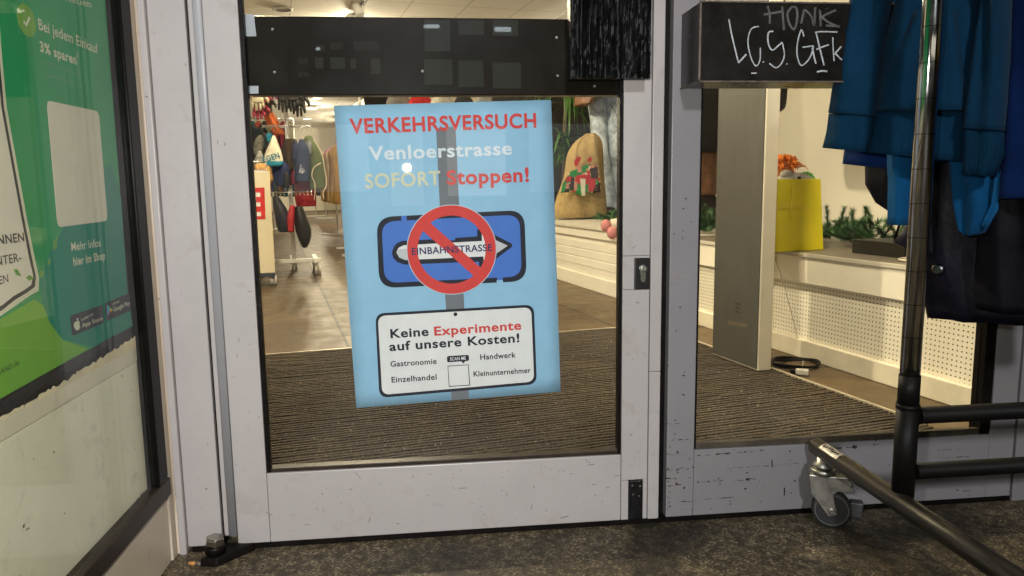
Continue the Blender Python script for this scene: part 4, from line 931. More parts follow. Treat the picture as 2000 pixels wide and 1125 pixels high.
patch(RDD, [(235,628),(330,620),(345,650),(320,690),(260,690),(225,665)], 2); patch(RDD, [(318,505),(340,495),(348,512),(335,532),(316,528)], 1); patch(PNK, [(240,560),(268,548),(275,600),(245,608)], 2); patch(DRK, [(330,580),(385,565),(390,640),(345,650)], 2)
patch((.60,.55,.42), [(262,650),(300,650),(298,770),(272,772)], 3); patch(PNK, [(165,680),(185,680),(180,720),(160,720)], 2); patch(DRK, [(158,722),(188,722),(186,748),(150,746)], 2)
def stitches():
    mt, n, b, L = nodes("mixed_embroidery"); v = mapped(n, L); vo = n.nodes.new("ShaderNodeTexVoronoi"); vo.inputs["Scale"].default_value = 46; L(v, vo.inputs["Vector"])
    sx = n.nodes.new("ShaderNodeSeparateXYZ"); L(vo.outputs["Color"], sx.inputs[0])
    r_ = n.nodes.new("ShaderNodeValToRGB"); r_.color_ramp.interpolation = 'CONSTANT'; L(sx.outputs[0], r_.inputs[0]); e = r_.color_ramp.elements
    cs = [GRN, DRK, RDD, (.46,.30,.12), PNK, GRN, (.55,.50,.38), RDD, DRK]
    while len(e) < len(cs): e.new(.5)
    for k, c in enumerate(cs): e[k].position = k/len(cs); e[k].color = (*c, 1)
    L(r_.outputs[0], b.inputs["Base Color"]); b.inputs["Roughness"].default_value = .9; return mt
MB().poly(PSK, [c3(*p) for p in ((128,752),(140,690),(165,640),(200,600),(240,575),(330,545),(385,560),(400,640),(410,690),(405,748),(345,750),(320,742),(275,784),(232,752),(190,730))], .0045, .0058).build("embroidery", stitches(), sk_, .001)
# jeans on a half mannequin
jn = thing("jeans", "worn pale blue jeans on a mannequin standing behind the burlap sack", "jeans", S(2.55, 4.75, ZP))
DEN = mat("washed_denim", (.46, .52, .58), .85, var=.45, scale=16, bump=.5, bscale=260)
def jr(u0, u1, v, T=4.75):
    a, z_ = spx(u0, v, T); b, _ = spx(u1, v, T); return (S((a+b)/2, T, z_), (b-a)/2, 1)
soft("leg", DEN, jn, [jr(1140,1185,120), jr(1147,1182,185), jr(1153,1184,240), jr(1160,1188,300), jr(1170,1196,350), jr(1179,1206,390), jr(1181,1212,406)], .16, 3, .008, 8)
soft("leg", DEN, jn, [jr(1175,1230,120), jr(1178,1228,185), jr(1182,1230,240), jr(1188,1234,300), jr(1194,1238,350), jr(1199,1240,390), jr(1201,1242,404)], .16, 3, .008, 9)
soft("waist", DEN, jn, [jr(1145,1225,20), jr(1140,1230,80), jr(1140,1230,125)], .22, 3, .008, 10)
a_, z_ = spx(1190, 406, 4.75)
MB().blob(S(a_-.03, 4.68, ZP+.045), .06, .12, .045).blob(S(a_+.10, 4.68, ZP+.045), .06, .12, .045).build("shoes", mat("dark_shoe_leather", (.02,.015,.012), .4), jn)
fd = thing("jacket", "brown jacket hem just above the jeans of the mannequin", "jacket", S(2.5, 4.6, 1.5))
soft("body", mat("rust_brown_leather", (.16,.07,.03), .5), fd, [jr(1130,1235,60,4.6), jr(1128,1240,150,4.6), jr(1126,1180,178,4.6), jr(1127,1148,205,4.6)], .26, 4, .012, 4)
# plush feet hanging over the edge
so = thing("plush_feet", "pair of cream plush feet with pink soles dangling over the plinth edge", "soft toy", S(1.78, 2.9, .46))
CR = mat("cream_plush", (.72, .62, .48), .95, bump=.6, bscale=250); PK_ = mat("pink_knit", (.62, .24, .22), .95, var=.25, scale=60, bump=.8, bscale=180, stretch=(1,1,6))
a_ = [sps(u, v, 1.70) for u, v in ((1181,441),(1193,455))]
for k, (t_, z_) in enumerate(a_):
    f = MB().tube([S(1.98, t_-.12, z_+.05), S(1.84, t_-.06, z_+.025), S(1.745, t_-.01, z_+.004)], [.03,.034,.038], 14).build("foot", CR, so)
    MB().blob(S(1.712, t_+.005, z_), .034, .040, .040).build("sole", PK_, f)
# dracaena
dr = thing("palm_plant", "dark green palm-like plant with drooping strap leaves behind the burlap sack", "plant", S(2.35, 5.2, ZP))
mb = MB(); rnd = random.Random(12)
for ctr, N, Ln in ((S(2.42,5.15,1.55), 70, .75), (S(2.30,5.05,1.08), 45, .42), (S(2.36,5.2,1.9), 50, .8)):
    for k in range(N):
        a = rnd.uniform(0, 6.28); e = rnd.uniform(-.2, 1.2); d = Vector((math.cos(a)*math.cos(e), math.sin(a)*math.cos(e), math.sin(e))); L_ = Ln*rnd.uniform(.6, 1.1)
        p = ctr + Vector((rnd.uniform(-.03,.03), rnd.uniform(-.03,.03), rnd.uniform(-.15,.1))); L0 = []; L1 = []
        for i in range(8):
            t = i/7; wd = .013*math.sin(math.pi*min(1, .15+t*.85)); sd = d.cross(Z3); sd = sd.normalized() if sd.length > .01 else Vector((1,0,0))
            L0.append(p+sd*wd); L1.append(p-sd*wd); p = p + d*(L_/7); d = (d + Vector((0,0,-.34))).normalized()
        vs = L0+L1; mb.add(vs, [(i, i+1, 8+i+1, 8+i) for i in range(7)], True)
mb.build("leaves", mat("strap_leaf_green", (.045, .10, .02), .35, var=.5, scale=6), dr)
MB().tube([S(2.35,5.2,ZP), S(2.33,5.1,1.1), S(2.38,5.18,1.95)], [.025,.022,.016], 10).build("stem", mat("palm_stem", (.10,.07,.04), .8), dr)
tag(MB().sbox(1.9, 3.2, 6.0, 6.06, ZP, 2.3).build("partition_board", mat("dark_brown_board", (.02, .015, .012), .6)), "dark partition board behind the palm plant", "partition")
# ================================================================== INSIDE: HAT STAND, CABINET, RAILS
T0 = 5.1
hs = thing("hat_stand", "white four-sided hat stand on castors hung with gloves and hats", "display stand", S(-.15, T0, 0))
MB().tube([S(-.154,T0,.13), S(-.154,T0,1.75)], .018, 14).build("pole", WHITEP, hs)
mb = MB(); mb.sbox(-.42, .07, T0-.025, T0+.025, .105, .135); mb.sbox(-.18, -.13, T0-.05, T0+.42, .1055, .1345); mb.sbox(-.46,-.425,T0-.10,T0+.10,.105,.14); mb.sbox(.0, .04, T0-.12, T0+.30, .1056, .145)
mb.build("base_frame", WHITEP, hs, .003)
def small_caster(s_, t_, parent):
    c = MB().disc(S(s_-.010, t_, .04), SE, [(0,.010),(0,.038),(.008,.040),(.02,.038),(.02,.01)], 18).disc(S(s_+.018, t_, .04), SE, [(0,.010),(0,.038),(.008,.040),(.02,.038),(.02,.01)], 18).build("castor", mat("pale_castor_rubber", (.40,.38,.34), .5), parent)
    MB().tube([S(s_+.01,t_,.045), S(s_+.01,t_,.106)], .010, 8).build("stem", STEEL, c)
for s_, t_ in ((.02, T0-.09), (.02, T0+.27), (-.44, T0-.07), (-.16, T0+.40)): small_caster(s_, t_, hs)
RING = mat("bright_wire", (.62, .60, .56), .25, metal=1)
for z, w_ in ((1.235, .19), (.70, .17), (1.62, .22)):
    mb = MB(); c = S(-.16, T0, z)
    for ax in (SE, ST): mb.tube([c-ax*w_, c+ax*w_], .005, 8)
    mb.tube([c-SE*w_-ST*.14, c+SE*w_-ST*.14], .0045, 8)
    for k in range(12):
        p = c - SE*w_ - ST*.14 + SE*(2*w_*k/11); mb.tube([p+Z3*.02, p-Z3*.02, p-ST*.03-Z3*.035, p-ST*.05-Z3*.02], .0025, 6)
    mb.build("hook_tier", RING, hs)
def sp2(u, v, T=T0-.18): return spx(u, v, T)
def hang(name, label, cat, mt, rows, th=.12, T=T0-.17, folds=3, amp=.008, seed=0, group=None, part="body"):
    rr = []
    for u0, u1, v, tf in rows:
        a, z_ = spx(u0, v, T); b, _ = spx(u1, v, T); rr.append((S((a+b)/2, T, z_), (b-a)/2, tf))
    g = thing(name, label, cat, tuple(rr[-1][0]), group); soft(part, mt, g, rr, th, folds, amp, seed); return g
K = lambda x, y: (470+x/4.89, 170+y/4.89)
def rowsK(lst): return [(K(x0, y)[0], K(x1, y)[0], K(0, y)[1], tf) for x0, x1, y, tf in lst]
WOOL = lambda nm, c: mat(nm, c, .95, var=.25, scale=30, bump=.6, bscale=200)
hats = "hats on the hat stand"
ht = hang("bobble_hat", "cream knitted hat with blue brim and dark blue letters", "hat", WOOL("cream_wool", (.72,.66,.50)), rowsK([(305,322,465,.4),(285,345,510,.8),(250,375,590,1),(228,395,650,1),(215,405,705,1),(212,400,712,1)]), seed=1, group=hats)
ar = []
for x0, x1, y, tf in ((214,405,714,1.04),(212,408,735,1.06),(225,400,752,1.0)): 
    a, z_ = spx(K(x0,y)[0], K(0,y)[1], T0-.17); b, _ = spx(K(x1,y)[0], K(0,y)[1], T0-.17); ar.append((S((a+b)/2, T0-.17, z_), (b-a)/2, tf))
soft("brim", WOOL("petrol_wool", (.02,.22,.32)), ht, ar, .125, 3, .006, 1)
PHt = Pl(S(-.25, T0-.245, 0), SE, Z3)
text("lettering", "EGEN", PHt, flatc("petrol_letters", (.01,.13,.20)), ht, K(222,722), K(378,672), 11, .03, .0)
hang("knit_hat", "black and white striped knitted hat left of the cream hat", "hat", mat("striped_knit", (.20,.19,.17), .95, var=.95, scale=4, stretch=(.3,.3,10)), rowsK([(170,185,600,.4),(150,215,650,1),(130,215,720,1),(128,200,760,1)]), seed=2, group=hats, T=T0-.14)
hang("knit_hat", "brown and grey patterned hat in the upper left of the stand", "hat", mat("patterned_knit", (.10,.09,.07), .95, var=.8, scale=40), rowsK([(180,205,460,.5),(140,225,500,1),(120,225,570,1),(122,200,640,1)]), seed=3, group=hats, T=T0-.10)
hang("knit_hat", "petrol blue hat tucked behind the top of the cream hat", "hat", WOOL("petrol_wool", (.02,.22,.32)), rowsK([(255,285,440,.6),(240,310,465,1),(240,320,520,1)]), seed=4, group=hats, T=T0-.06)
hang("knit_hat", "large navy hat hanging lower behind the cream hat", "hat", WOOL("navy_wool", (.012,.018,.07)), rowsK([(330,410,700,.7),(310,470,760,1),(300,470,850,1),(330,450,940,.9)]), seed=5, group=hats, T=T0-.10)
hang("knit_hat", "dark brown fleece cap in the middle of the stand", "hat", WOOL("brown_wool", (.045,.025,.012)), rowsK([(420,540,505,.6),(410,550,560,1),(415,530,680,1),(430,510,790,.8)]), seed=6, group=hats, T=T0-.08)
nb = hang("knit_hat", "dark blue hat with pale round emblem", "hat", WOOL("ink_blue_wool", (.012,.018,.05)), rowsK([(560,590,500,.5),(540,640,570,1),(515,660,640,1),(512,660,800,1),(515,655,900,1)]), seed=7, group=hats, T=T0-.12)
PN = Pl(S(0, T0-.19, 0), SE, Z3); cx_, cz_ = PN.px(*K(592,788)); mb = MB(); rnd = random.Random(6)
for k in range(9):
    a = rnd.uniform(0, 6.28); r_ = rnd.uniform(.004, .034); c = (cx_+r_*math.cos(a), cz_+r_*math.sin(a)*.8)
    mb.ribbon(PN, arc(c, rnd.uniform(.008,.016), rnd.uniform(0,180), rnd.uniform(220,420), 8), .004, .002)
mb.build("emblem", flatc("pale_emblem_thread", (.50,.50,.52)), nb)
hang("fur_hat", "tan fur trimmed hat at the left edge of the stand", "hat", WOOL("tan_fur", (.52,.28,.09)), rowsK([(130,260,745,.8),(128,290,775,1),(150,300,830,1),(150,310,880,1),(190,290,920,.9)]), seed=8, group=hats, T=T0-.20, amp=.016)
gj = hang("anorak", "olive green anorak with long cream drawstrings", "jacket", cloth("olive_cotton", (.085,.10,.035)), rowsK([(620,680,470,.6),(600,700,520,1),(630,765,640,1),(650,790,760,1),(655,805,900,1),(655,810,970,.9)]), seed=9, T=T0-.06)
mb = MB()
for pts in ([(765,725),(700,770),(680,850),(710,930),(705,1080)], [(700,510),(770,620),(800,760),(820,930),(790,1000),(795,1075)]):
    mb.tube([S(*((lambda q_: (q_[0], T0-.13, q_[1]))(spx(*K(*p), T0-.13)))) for p in catm(pts, 4)], .004, 6)
mb.build("drawstring", WOOL("cream_cord", (.62,.52,.36)), gj)
for k, (nm, c, r4) in enumerate((("charcoal ribbed hat between the cream hat and the brown cap", (.03,.03,.032), (385,440,545,720)), ("mustard hat low behind the navy hat", (.30,.17,.02), (300,370,745,880)), ("wine red hat peeking out under the dark blue hat", (.16,.012,.025), (470,545,770,930)),
      ("black beanie at the left of the upper hook tier", (.012,.012,.013), (200,262,470,600)), ("grey melange hat behind the olive anorak", (.16,.16,.16), (610,690,500,640)), ("dark green hat under the striped hat", (.02,.05,.025), (150,240,700,800)), ("navy pompom hat behind the brown cap", (.012,.016,.05), (480,560,520,690)), ("black hat hanging lowest by the pole", (.01,.01,.011), (395,470,800,960)))):
    x0, x1, y0, y1 = r4
    hang("knit_hat", nm, "hat", WOOL("hat_wool_%d" % k, c), rowsK([((x0*2+x1)/3,(x0+x1*2)/3,y0,.5),(x0+4,x1-4,y0+(y1-y0)*.3,1),(x0,x1,y0+(y1-y0)*.7,1),(x0+3,x1-3,y1,.9)]), seed=60+k, group=hats, T=T0-.02-.015*k)
# gloves on the upper tier
def glove(label, col, u, v, hgt, T, name):
    g = thing("glove", label, "glove", S(*((lambda q_: (q_[0], T, q_[1]))(spx(u, v, T)))), "gloves on the upper tier of the hat stand")
    a, z_ = spx(u, v, T); mt = mat(name, col, .7, var=.3, scale=25, bump=.4, bscale=150)
    soft("palm", mt, g, [(S(a,T,z_+hgt), .035, .8), (S(a,T,z_+hgt*.75), .04, .9), (S(a,T,z_+hgt*.4), .05, 1), (S(a,T,z_+hgt*.33), .045, .9)], .05, 2, .003, int(u))
    mb = MB()
    for k, (dx, L_) in enumerate(((-.038,.8),(-.013,1),(.013,.95),(.036,.7))):
        p = S(a+dx, T, z_+hgt*.38); q_ = S(a+dx*1.15, T-.006, z_+hgt*.38-hgt*.42*L_); mb.tube([p, (p+q_)/2, q_], [.0125,.0125,.008], 8)
    mb.tube([S(a+.045,T,z_+hgt*.62), S(a+.075,T-.01,z_+hgt*.42), S(a+.078,T-.01,z_+hgt*.3)], [.014,.013,.008], 8)
    mb.build("fingers", mt, g)
for lab, col, u, v, h_, T, nm in (("black leather glove, left one of the dark bunch", (.012,.011,.010), 556, 218, .24, T0-.20, "black_glove_leather"), ("black leather glove in the middle of the dark bunch", (.012,.011,.010), 572, 216, .24, T0-.24, "black_glove_leather"),
    ("black leather glove hanging lowest on the right", (.014,.013,.012), 585, 226, .25, T0-.22, "black_glove_leather"), ("dark grey glove behind the black gloves", (.03,.028,.027), 590, 205, .22, T0-.14, "charcoal_glove"), ("bright pink glove at the top of the stand", (.55,.035,.10), 522, 198, .22, T0-.22, "pink_glove"),
    ("magenta glove beside the bright pink glove", (.42,.02,.28), 536, 192, .22, T0-.18, "magenta_glove"), ("pale beige fluffy glove below the pink glove", (.42,.36,.24), 505, 215, .18, T0-.24, "beige_glove"), ("dark red glove lowest at the left of the stand", (.30,.02,.05), 507, 232, .16, T0-.18, "crimson_glove"),
    ("grey patterned glove at the left edge of the stand", (.16,.13,.10), 497, 203, .22, T0-.2, "grey_glove"), ("mottled olive glove beside the beige glove", (.12,.11,.07), 520, 224, .18, T0-.12, "olive_glove")): glove(lab, col, u, v, h_, T, nm)
sc = hang("scarf", "orange and red scarf draped behind the upper gloves", "scarf", WOOL("orange_wool_scarf", (.50,.10,.02)), [(515,530,215,.6),(520,545,240,1),(535,556,262,.8)], T=T0+.05, seed=3)
# lower tier bags
hang("backpack", "black backpack hanging lowest on the hat stand", "backpack", mat("black_nylon", (.012,.012,.012), .5, var=.4, bump=.3, bscale=60), [(576,592,405,.7),(576,600,425,1),(578,608,450,1),(584,606,470,.9),(590,600,482,.5)], th=.16, T=T0-.14, seed=4)
hang("backpack", "dark navy bag on the lower tier left of the backpack", "bag", mat("navy_bag_nylon", (.012,.013,.025), .6), [(532,545,385,.6),(534,560,410,1),(540,572,440,1),(545,565,452,.8)], th=.14, T=T0-.10, seed=5)
hang("pouch", "small red pouch between the two dark bags", "pouch", mat("red_nylon", (.40,.02,.025), .5), [(566,576,402,.8),(560,575,425,1),(562,574,452,.8)], th=.08, T=T0-.16, seed=6)
# cabinet with the red sign
cb = thing("sales_cabinet", "cream cabinet on castors with red sign at the left edge of the door glass", "cabinet", S(-.42, 4.4, 0))
MB().sbox(-.62, -.311, 4.36, 4.62, .105, .86).build("body", mat("cream_cabinet_board", (.72,.62,.42), .5, var=.05), cb, .003)
MB().sbox(-.615, -.314, 4.363, 4.615, .080, .104).build("plinth_strip", mat("dark_blue_strip", (.03,.04,.06), .5), cb)
for s_ in (-.34, -.58): small_caster(s_, 4.42, cb)
PCb = Pl(S(0, 4.3595, 0), SE, Z3)
aL = PCb.px(470, 368); aR = PCb.px(516.5, 366); aB = PCb.px(518.5, 428)
MB().poly(PCb, [aL, aR, aB, (aL[0], aB[1])], .0, .002).build("sign", flatc("red_sign", (.55,.03,.03)), cb)
text("lettering", "E", PCb, flatc("sign_white", (.75,.72,.66)), cb, (497, 421), (510, 421), 46, .02, .0028)
tr = thing("wire_tray", "wire tray with fluffy tan goods on top of the cream cabinet", "tray", S(-.45, 4.45, .86))
MB().sbox(-.60,-.335,4.40,4.58,.862,.87).tube([S(-.60,4.39,.93), S(-.33,4.39,.93)], .005, 6).tube([S(-.33,4.39,.862), S(-.33,4.39,.95)], .004, 6).build("wire", RING, tr)
hang("tote_bag", "large red fabric bag hanging on the lower tier behind the black backpack", "bag", mat("red_fabric", (.30,.015,.018), .8, var=.25), [(580,612,352,.8),(577,617,362,1),(577,619,385,1),(580,618,402,.9)], th=.14, T=T0+.05, seed=14)
# coat rails: every coat its own thing
COATC = [(.42,.25,.09), (.50,.32,.13), (.30,.17,.06), (.55,.40,.22), (.36,.22,.10), (.20,.11,.05)]
def rail(label, s0, s1, t0, t1, z):
    g = thing("coat_rail", label, "clothes rail", S((s0+s1)/2, (t0+t1)/2, 0))
    MB().tube([S(s0,t0,z), S(s1,t1,z)], .014, 10).build("bar", CHROME, g)
    for s_, t_ in ((s0,t0),(s1,t1)):
        MB().tube([S(s_,t_,.02), S(s_,t_,z)], .016, 10).sbox(s_-.25, s_+.25, t_-.02, t_+.02, .005, .03).build("post", WHITEP, g)
def coat(label, mt, s_, t_, z, L_, wd, ex, seed, cat="coat", group=None):
    g = thing(cat.replace(" ", "_"), label, cat, S(s_, t_, z-L_), group); rows = [(S(s_,t_,z-.03), .03, .6), (S(s_,t_,z-.09), wd*.7, .8), (S(s_,t_,z-.17), wd, 1), (S(s_,t_,z-.5*L_), wd*.95, 1), (S(s_,t_,z-L_), wd*1.05, 1)]
    soft("body", mt, g, rows, .09, 3, .012, seed, 20, ex)
    MB().tube([S(s_,t_,z-.05), S(s_,t_,z+.012)], .004, 6).build("hanger", HOOK, g)
rail("chrome coat rail with tan coats on the right of the aisle", .64, .64, 7.6, 10.4, 1.36)
ordn = ["nearest", "second", "third", "fourth", "fifth", "sixth", "seventh", "farthest"]
for k in range(8):
    c = COATC[k % 6]; coat("%s tan coat on the aisle rail, %s" % (ordn[k], ("ochre","camel","brown","sand","fawn","chestnut")[k % 6]), cloth("coat_%d" % (k % 6), c), .64, 7.75+k*.33, 1.34, .80, .24, SE, 50+k, "coat", "coats on the aisle rail")
rail("chrome rail of mixed jackets behind the top of the blue poster", .62, 3.3, 6.6, 6.6, 1.78)
mix = [((.012,.010,.010),"black curly fur"), ((.20,.19,.17),"grey checked"), ((.45,.03,.03),"bright red"), ((.62,.58,.50),"cream"), ((.05,.05,.05),"charcoal"), ((.40,.40,.38),"light grey"), ((.70,.66,.58),"white"), ((.46,.025,.03),"scarlet"), ((.38,.26,.10),"straw yellow"), ((.03,.02,.02),"dark brown"), ((.06,.05,.05),"black")]
for k, (c, nm) in enumerate(mix):
    coat("%s jacket showing above the top edge of the poster" % nm, cloth("jacket_cloth_%d" % k, c), .80+k*.235, 6.55, 1.76 if k else 1.82, .75, .20, (SE*.75+ST*.6), 70+k, "jacket", "jackets behind the poster top")
rail("long rail of dark clothes farther down the shop", .90, .90, 11, 17, 1.5)
for k in range(9):
    c = [(.05,.05,.055),(.45,.05,.35),(.12,.10,.08),(.35,.32,.28),(.03,.03,.05)][k % 5]
    coat(("%s of the far rail, in %s" % (ordn[k] + " garment" if k < 8 else "last garment", ["charcoal","magenta","brown","pale grey","black"][k % 5])), cloth("far_cloth_%d" % (k % 5), c), .90-.08*(k % 2), 11.2+k*.65, 1.48, .9, .25, SE, 90+k, "garment", "garments on the far rail")
rail("left rail of dark mixed clothes beyond the hat stand", -.62, -.30, 7.2, 12.5, 1.52)
for k in range(9):
    nm, c = [("black",(.012,.011,.012)),("plum",(.10,.015,.05)),("navy",(.015,.02,.06)),("moss green",(.05,.06,.02)),("charcoal",(.04,.04,.042)),("rust",(.22,.07,.02)),("dark brown",(.04,.022,.012)),("ink blue",(.012,.03,.09)),("grey",(.16,.15,.14))][k]
    coat("%s jacket on the left rail beyond the hat stand" % nm, cloth("left_cloth_%d" % k, c), -.60+.033*k, 7.4+k*.55, 1.50, .82, .25, SE, 110+k, "jacket", "jackets on the left rail")
rail("upper rail of bright clothes above the tan coats", .98, .98, 8.6, 11.4, 1.95)
for k in range(7):
    nm, c = [("white",(.7,.66,.58)),("magenta",(.45,.04,.30)),("dark grey",(.06,.06,.06)),("cream",(.62,.55,.42)),("olive",(.10,.10,.04)),("pale blue",(.35,.42,.5)),("pink",(.6,.25,.3))][k]
    coat("%s shirt on the upper rail above the tan coats" % nm, cloth("upper_cloth_%d" % k, c), .95, 8.8+k*.38, 1.93, .5, .22, SE, 130+k, "shirt", "shirts on the upper rail")
rail("rail of dark coats at the back end of the aisle", -.5, .75, 18.5, 18.5, 1.5)
for k in range(6):
    nm, c = [("black",(.015,.013,.013)),("grey",(.15,.14,.13)),("brown",(.07,.04,.02)),("wine red",(.18,.02,.03)),("navy",(.015,.02,.05)),("beige",(.4,.32,.2))][k]
    coat("%s coat on the rail at the back end of the aisle" % nm, cloth("back_cloth_%d" % k, c), -.4+k*.2, 18.5, 1.48, .95, .12, ST, 150+k, "coat", "coats at the back of the aisle")
rail("tall rail of dark jackets crossing behind the hats", -.75, .12, 12.8, 12.8, 1.98)
for k in range(8):
    nm, c = [("black",(.012,.012,.013)),("dark teal",(.01,.05,.06)),("brick red",(.22,.04,.02)),("charcoal",(.035,.035,.037)),("khaki",(.11,.10,.05)),("black and grey",(.06,.06,.06)),("burgundy",(.12,.01,.02)),("navy",(.012,.018,.05))][k]
    coat("%s jacket on the tall rail crossing behind the hats" % nm, cloth("cross_cloth_%d" % k, c), -.68+k*.105, 12.8, 1.96, .80, .17, SE*.4+ST*.9, 170+k, "jacket", "jackets on the crossing rail")
    if k % 2 == 0: coat("%s bag hanging under the crossing rail" % nm, cloth("cross_cloth_%d" % ((k+3) % 8), c), -.66+k*.105, 12.7, 1.10, .5, .12, SE, 190+k, "bag", "bags under the crossing rail")
# garments hung high at the upper right
hr = thing("coat_rail", "high white wall rail with pale garments under the ceiling", "clothes rail", S(3.0, 7.6, 2.3))
MB().tube([S(2.9,5.6,2.52), S(2.9,10,2.52)], .015, 8).tube([S(2.9,5.6,2.62), S(2.9,10,2.62)], .012, 8).tube([S(2.9,5.8,2.52), S(2.9,5.8,2.70)], .01, 8).tube([S(2.9,9.6,2.52), S(2.9,9.6,2.70)], .01, 8).build("bar", WHITEP, hr)
for k in range(4): coat("pale %s top hung high under the ceiling at the right" % ["grey","striped","cream","silver"][k], cloth("high_cloth_%d" % k, [(.45,.43,.38),(.30,.29,.27),(.65,.60,.5),(.5,.5,.48)][k]), 2.9, 6.0+k*.5, 2.5, .65, .22, SE, 30+k, "top", "tops on the high rail")
# ================================================================== LAMPS IN THE SHOP
LW = emit("lamp_glow", (1, .86, .62), 26); LS = emit("bright_panel_glow", (1, .93, .78), 7)
WARM = (1, .86, .60)
def ceiling_lamp(label, s_, t_, r=.07, power=0, z=2.70, spot=None, target=None, drop=.35):
    g = thing("ceiling_lamp", label, "ceiling lamp", S(s_, t_, z), "lamps on the shop ceiling")
    if drop and target is None:
        MB().tube([S(s_,t_,z), S(s_,t_,z-drop+.02)], .008, 8).build("rod", WHITEP, g); z -= drop; drop = 0
    MB().disc(S(s_, t_, z-.001), (0,0,-1), [(0,r*1.35),(.02,r*1.35),(.028,r*1.15),(.012,r)], 20).build("trim_ring", WHITEP, g)
    MB().disc(S(s_, t_, z-.014), (0,0,-1), [(0,r*.97),(.004,r*.97)], 20).build("bulb", LW, g)
    if power:
        l = lamp("lamp_light", 'SPOT', S(s_, t_, z-.05), power, WARM, .05, target, spot=spot) if target is not None else lamp("lamp_light", 'POINT', S(s_, t_, z-drop-.06), power, WARM, .05); l.parent = g; l.location = Vector(l.location) - Vector(g.location)
for k in range(6):
    ceiling_lamp(("%s ceiling lamp of the row above the aisle" % ordn[k]), .70, (8.0, 11.0, 13.4, 15.3, 17.4, 20.2)[k], .10, 110 if k in (0, 2, 4) else 0, drop=.05)
for k in range(4):
    ceiling_lamp("%s ceiling lamp over the middle aisle" % ordn[k], 1.9, 10.5+k*3.2, .08, 230)
ceiling_lamp("ceiling lamp just inside the entrance on the left", -.45, 2.2, .06, 320, drop=.15)
ceiling_lamp("ceiling lamp over the tiled aisle near the hat stand", .35, 4.6, .06, 130)
ceiling_lamp("ceiling lamp over the display plinth near the gate", .85, .45, .05, 330, spot=62, target=S(1.82, .95, .08))
ceiling_lamp("ceiling lamp over the burlap sack", 1.5, 3.3, .05, 80, spot=100, target=S(2.2, 4.3, .5))
dl = thing("downlight", "unlit round downlight in the ceiling at the upper left", "downlight", S(-1.82, 7.3, 2.70))
a, z_ = spx(552-0, 17, 7.3)
tk = thing("track_light", "white track spotlight on the ceiling above the door panel", "spotlight", S(-.7, 7.0, 2.65))
def cpx(u, v, z=2.69):
    d = ray(u, v); k = (z-CAM.z)/d.z; p = CAM+d*k; return p
p = cpx(552, 17); dl.location = p; OFF[dl.name] = p
MB().disc(p, (0,0,-1), [(0,.11),(.012,.11),(.016,.09),(.008,.085)], 24).build("trim_ring", mat("grey_trim", (.34,.31,.27), .5), dl)
MB().disc(p+Vector((0,0,-.006)), (0,0,-1), [(0,.08),(.001,.08)], 20).build("dark_lens", mat("dark_lens", (.05,.045,.04), .2), dl)
pa, pb = cpx(712, 0), cpx(690, 33)
OFF[tk.name] = Vector(tk.location)
MB().obox((pa+pb)/2+Vector((0,0,-.012)), (pb-pa)*1.6, (pb-pa).cross(Z3).normalized()*.02, Vector((0,0,.012))).build("track", mat("dark_track", (.12,.11,.10), .4), tk)
for f, dz in ((.15, 0), (.75, 0)):
    c = pa.lerp(pb, f); c.z = 2.58
    MB().tube([c+Vector((0,0,.09)), c+Vector((0,0,.03))], .014, 8).disc(c+Vector((-.05,0,.03)), (.35,-.3,-.9), [(-.07,.02),(-.065,.045),(.06,.05),(.06,.04)], 20).build("spot_head", WHITEP, tk)
    MB().disc(c+Vector((-.05,0,.03)), (.35,-.3,-.9), [(.045,.039),(.047,.039)], 20).build("bulb", LW, tk)
# lit panels on the right wall and far columns
for k, (s_, t_, w_, z0, z1, lab) in enumerate(((4.55, 7.3, 1.0, 2.0, 2.66, "bright lit panel high on the right wall"),)):
    g = thing("light_panel", lab, "light panel", S(s_, t_, z0)); MB().sbox(s_-.02, s_+.04, t_-w_, t_+w_, z0, z1).build("frame", WHITEP, g)
    MB().sbox(s_-.03, s_-.021, t_-w_+.03, t_+w_-.03, z0+.03, z1-.03).build("diffuser", LS, g)
for k in range(5):
    g = thing("lit_column", "%s glowing wall column at the end of the aisle" % ordn[k], "column", S(1.75, 12+2.3*k, 0), "glowing columns along the aisle")
    MB().sbox(1.70, 1.95, 12+2.3*k, 12.4+2.3*k, .002, 2.698).build("body", WALLW, g)
    MB().sbox(1.69, 1.699, 12.06+2.3*k, 12.34+2.3*k, .9, 2.5).build("light_strip", LS, g)
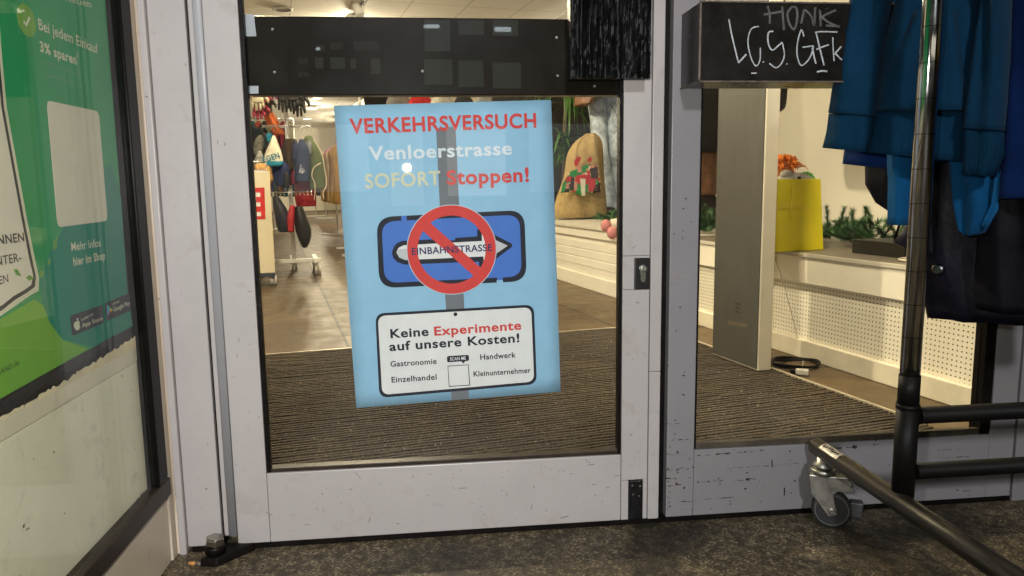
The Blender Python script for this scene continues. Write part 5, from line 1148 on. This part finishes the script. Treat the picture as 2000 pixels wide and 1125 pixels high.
# ================================================================== ACROSS THE STREET (seen only as a reflection)
bd = thing("town_house", "dark town house across the street with lit windows, reflected in the door glass", "building", (0, -24, 0))
MB().box(-22, 22, -30, -24, 0, 13).build("wall", mat("dark_plaster", (.05,.045,.04), .9), bd)
WIN = emit("lit_window_glow", (.75, .95, .80), .50); FIX = emit("office_lamp_glow", (.8, .95, 1), 9); WDK = emit("dim_window_glow", (.7,.85,.75), .22)
PB = Pl((0, -23.99, 0), (-1, 0, 0), (0, 0, 1))
def mirror(u, v):
    d = ray(u, v); k = -CAM.y/d.y; hp = CAM + d*k; d2 = Vector((d.x, -d.y, d.z)); q_ = hp + d2*((-23.99-hp.y)/d2.y); return (-q_.x, q_.z)
def mwin(u0, u1, v0, v1, mt):
    x0, z1 = mirror(u0, v0); x1, z0 = mirror(u1, v1); xa, xb = min(x0, x1), max(x0, x1)
    f = MB().pbox(PB, xa-.06, xb+.06, z0-.06, z1+.06, -.005, .03).build("window", mat("dark_window_frame", (.03,.03,.03), .6), bd)
    MB().pbox(PB, xa, xb, z0, z1, .031, .036).build("pane", mt, f)
for u0, u1, v0, v1, mt in ((828,880,38,100,WIN),(895,945,40,68,WIN),(962,1012,38,70,WIN),(828,884,116,165,WIN),(895,945,118,170,WIN),(962,1018,122,172,WIN),
    (615,632,112,134,WIN),(582,602,113,126,WDK),(645,674,112,134,WIN),(684,696,114,134,WIN),(724,743,114,144,WIN),(546,560,112,134,WDK),(582,604,141,150,WDK),(617,634,88,100,WDK),(645,670,82,97,WDK),(690,740,80,98,WDK)): mwin(u0, u1, v0, v1, mt)
for u0, u1, v0, v1 in ((828,858,48,55),(966,998,53,62),(616,625,93,98)):
    x0, z1 = mirror(u0, v0); x1, z0 = mirror(u1, v1); MB().pbox(PB, min(x0,x1), max(x0,x1), z0, z1, .04, .05).build("office_lamp", FIX, bd)

for k, (x0, x1, z0, z1, st, c) in enumerate(((-9, -6.4, .5, 2.9, .9, (1,.85,.6)), (-5.8, -3.4, .5, 2.8, .5, (.8,.95,1)), (-2.6, -.6, .4, 2.7, 1.1, (1,.92,.8)), (.2, 1.3, .1, 2.6, .5, (1,.85,.65)), (2.0, 4.6, .6, 2.8, .8, (.85,.95,1)), (5.4, 8.4, .5, 2.8, 1.0, (1,.8,.5)))):  # invented glowing shop fronts, added to reflect a haze over the poster
    f = MB().pbox(PB, x0-.1, x1+.1, z0-.1, z1+.1, -.005, .03).build("added_haze_front", mat("dark_window_frame", (.03,.03,.03), .6), bd)
    MB().pbox(PB, x0, x1, z0, z1, .031, .036).build("pane", emit("added_haze_glow_%d" % k, c, st*1.5), f)
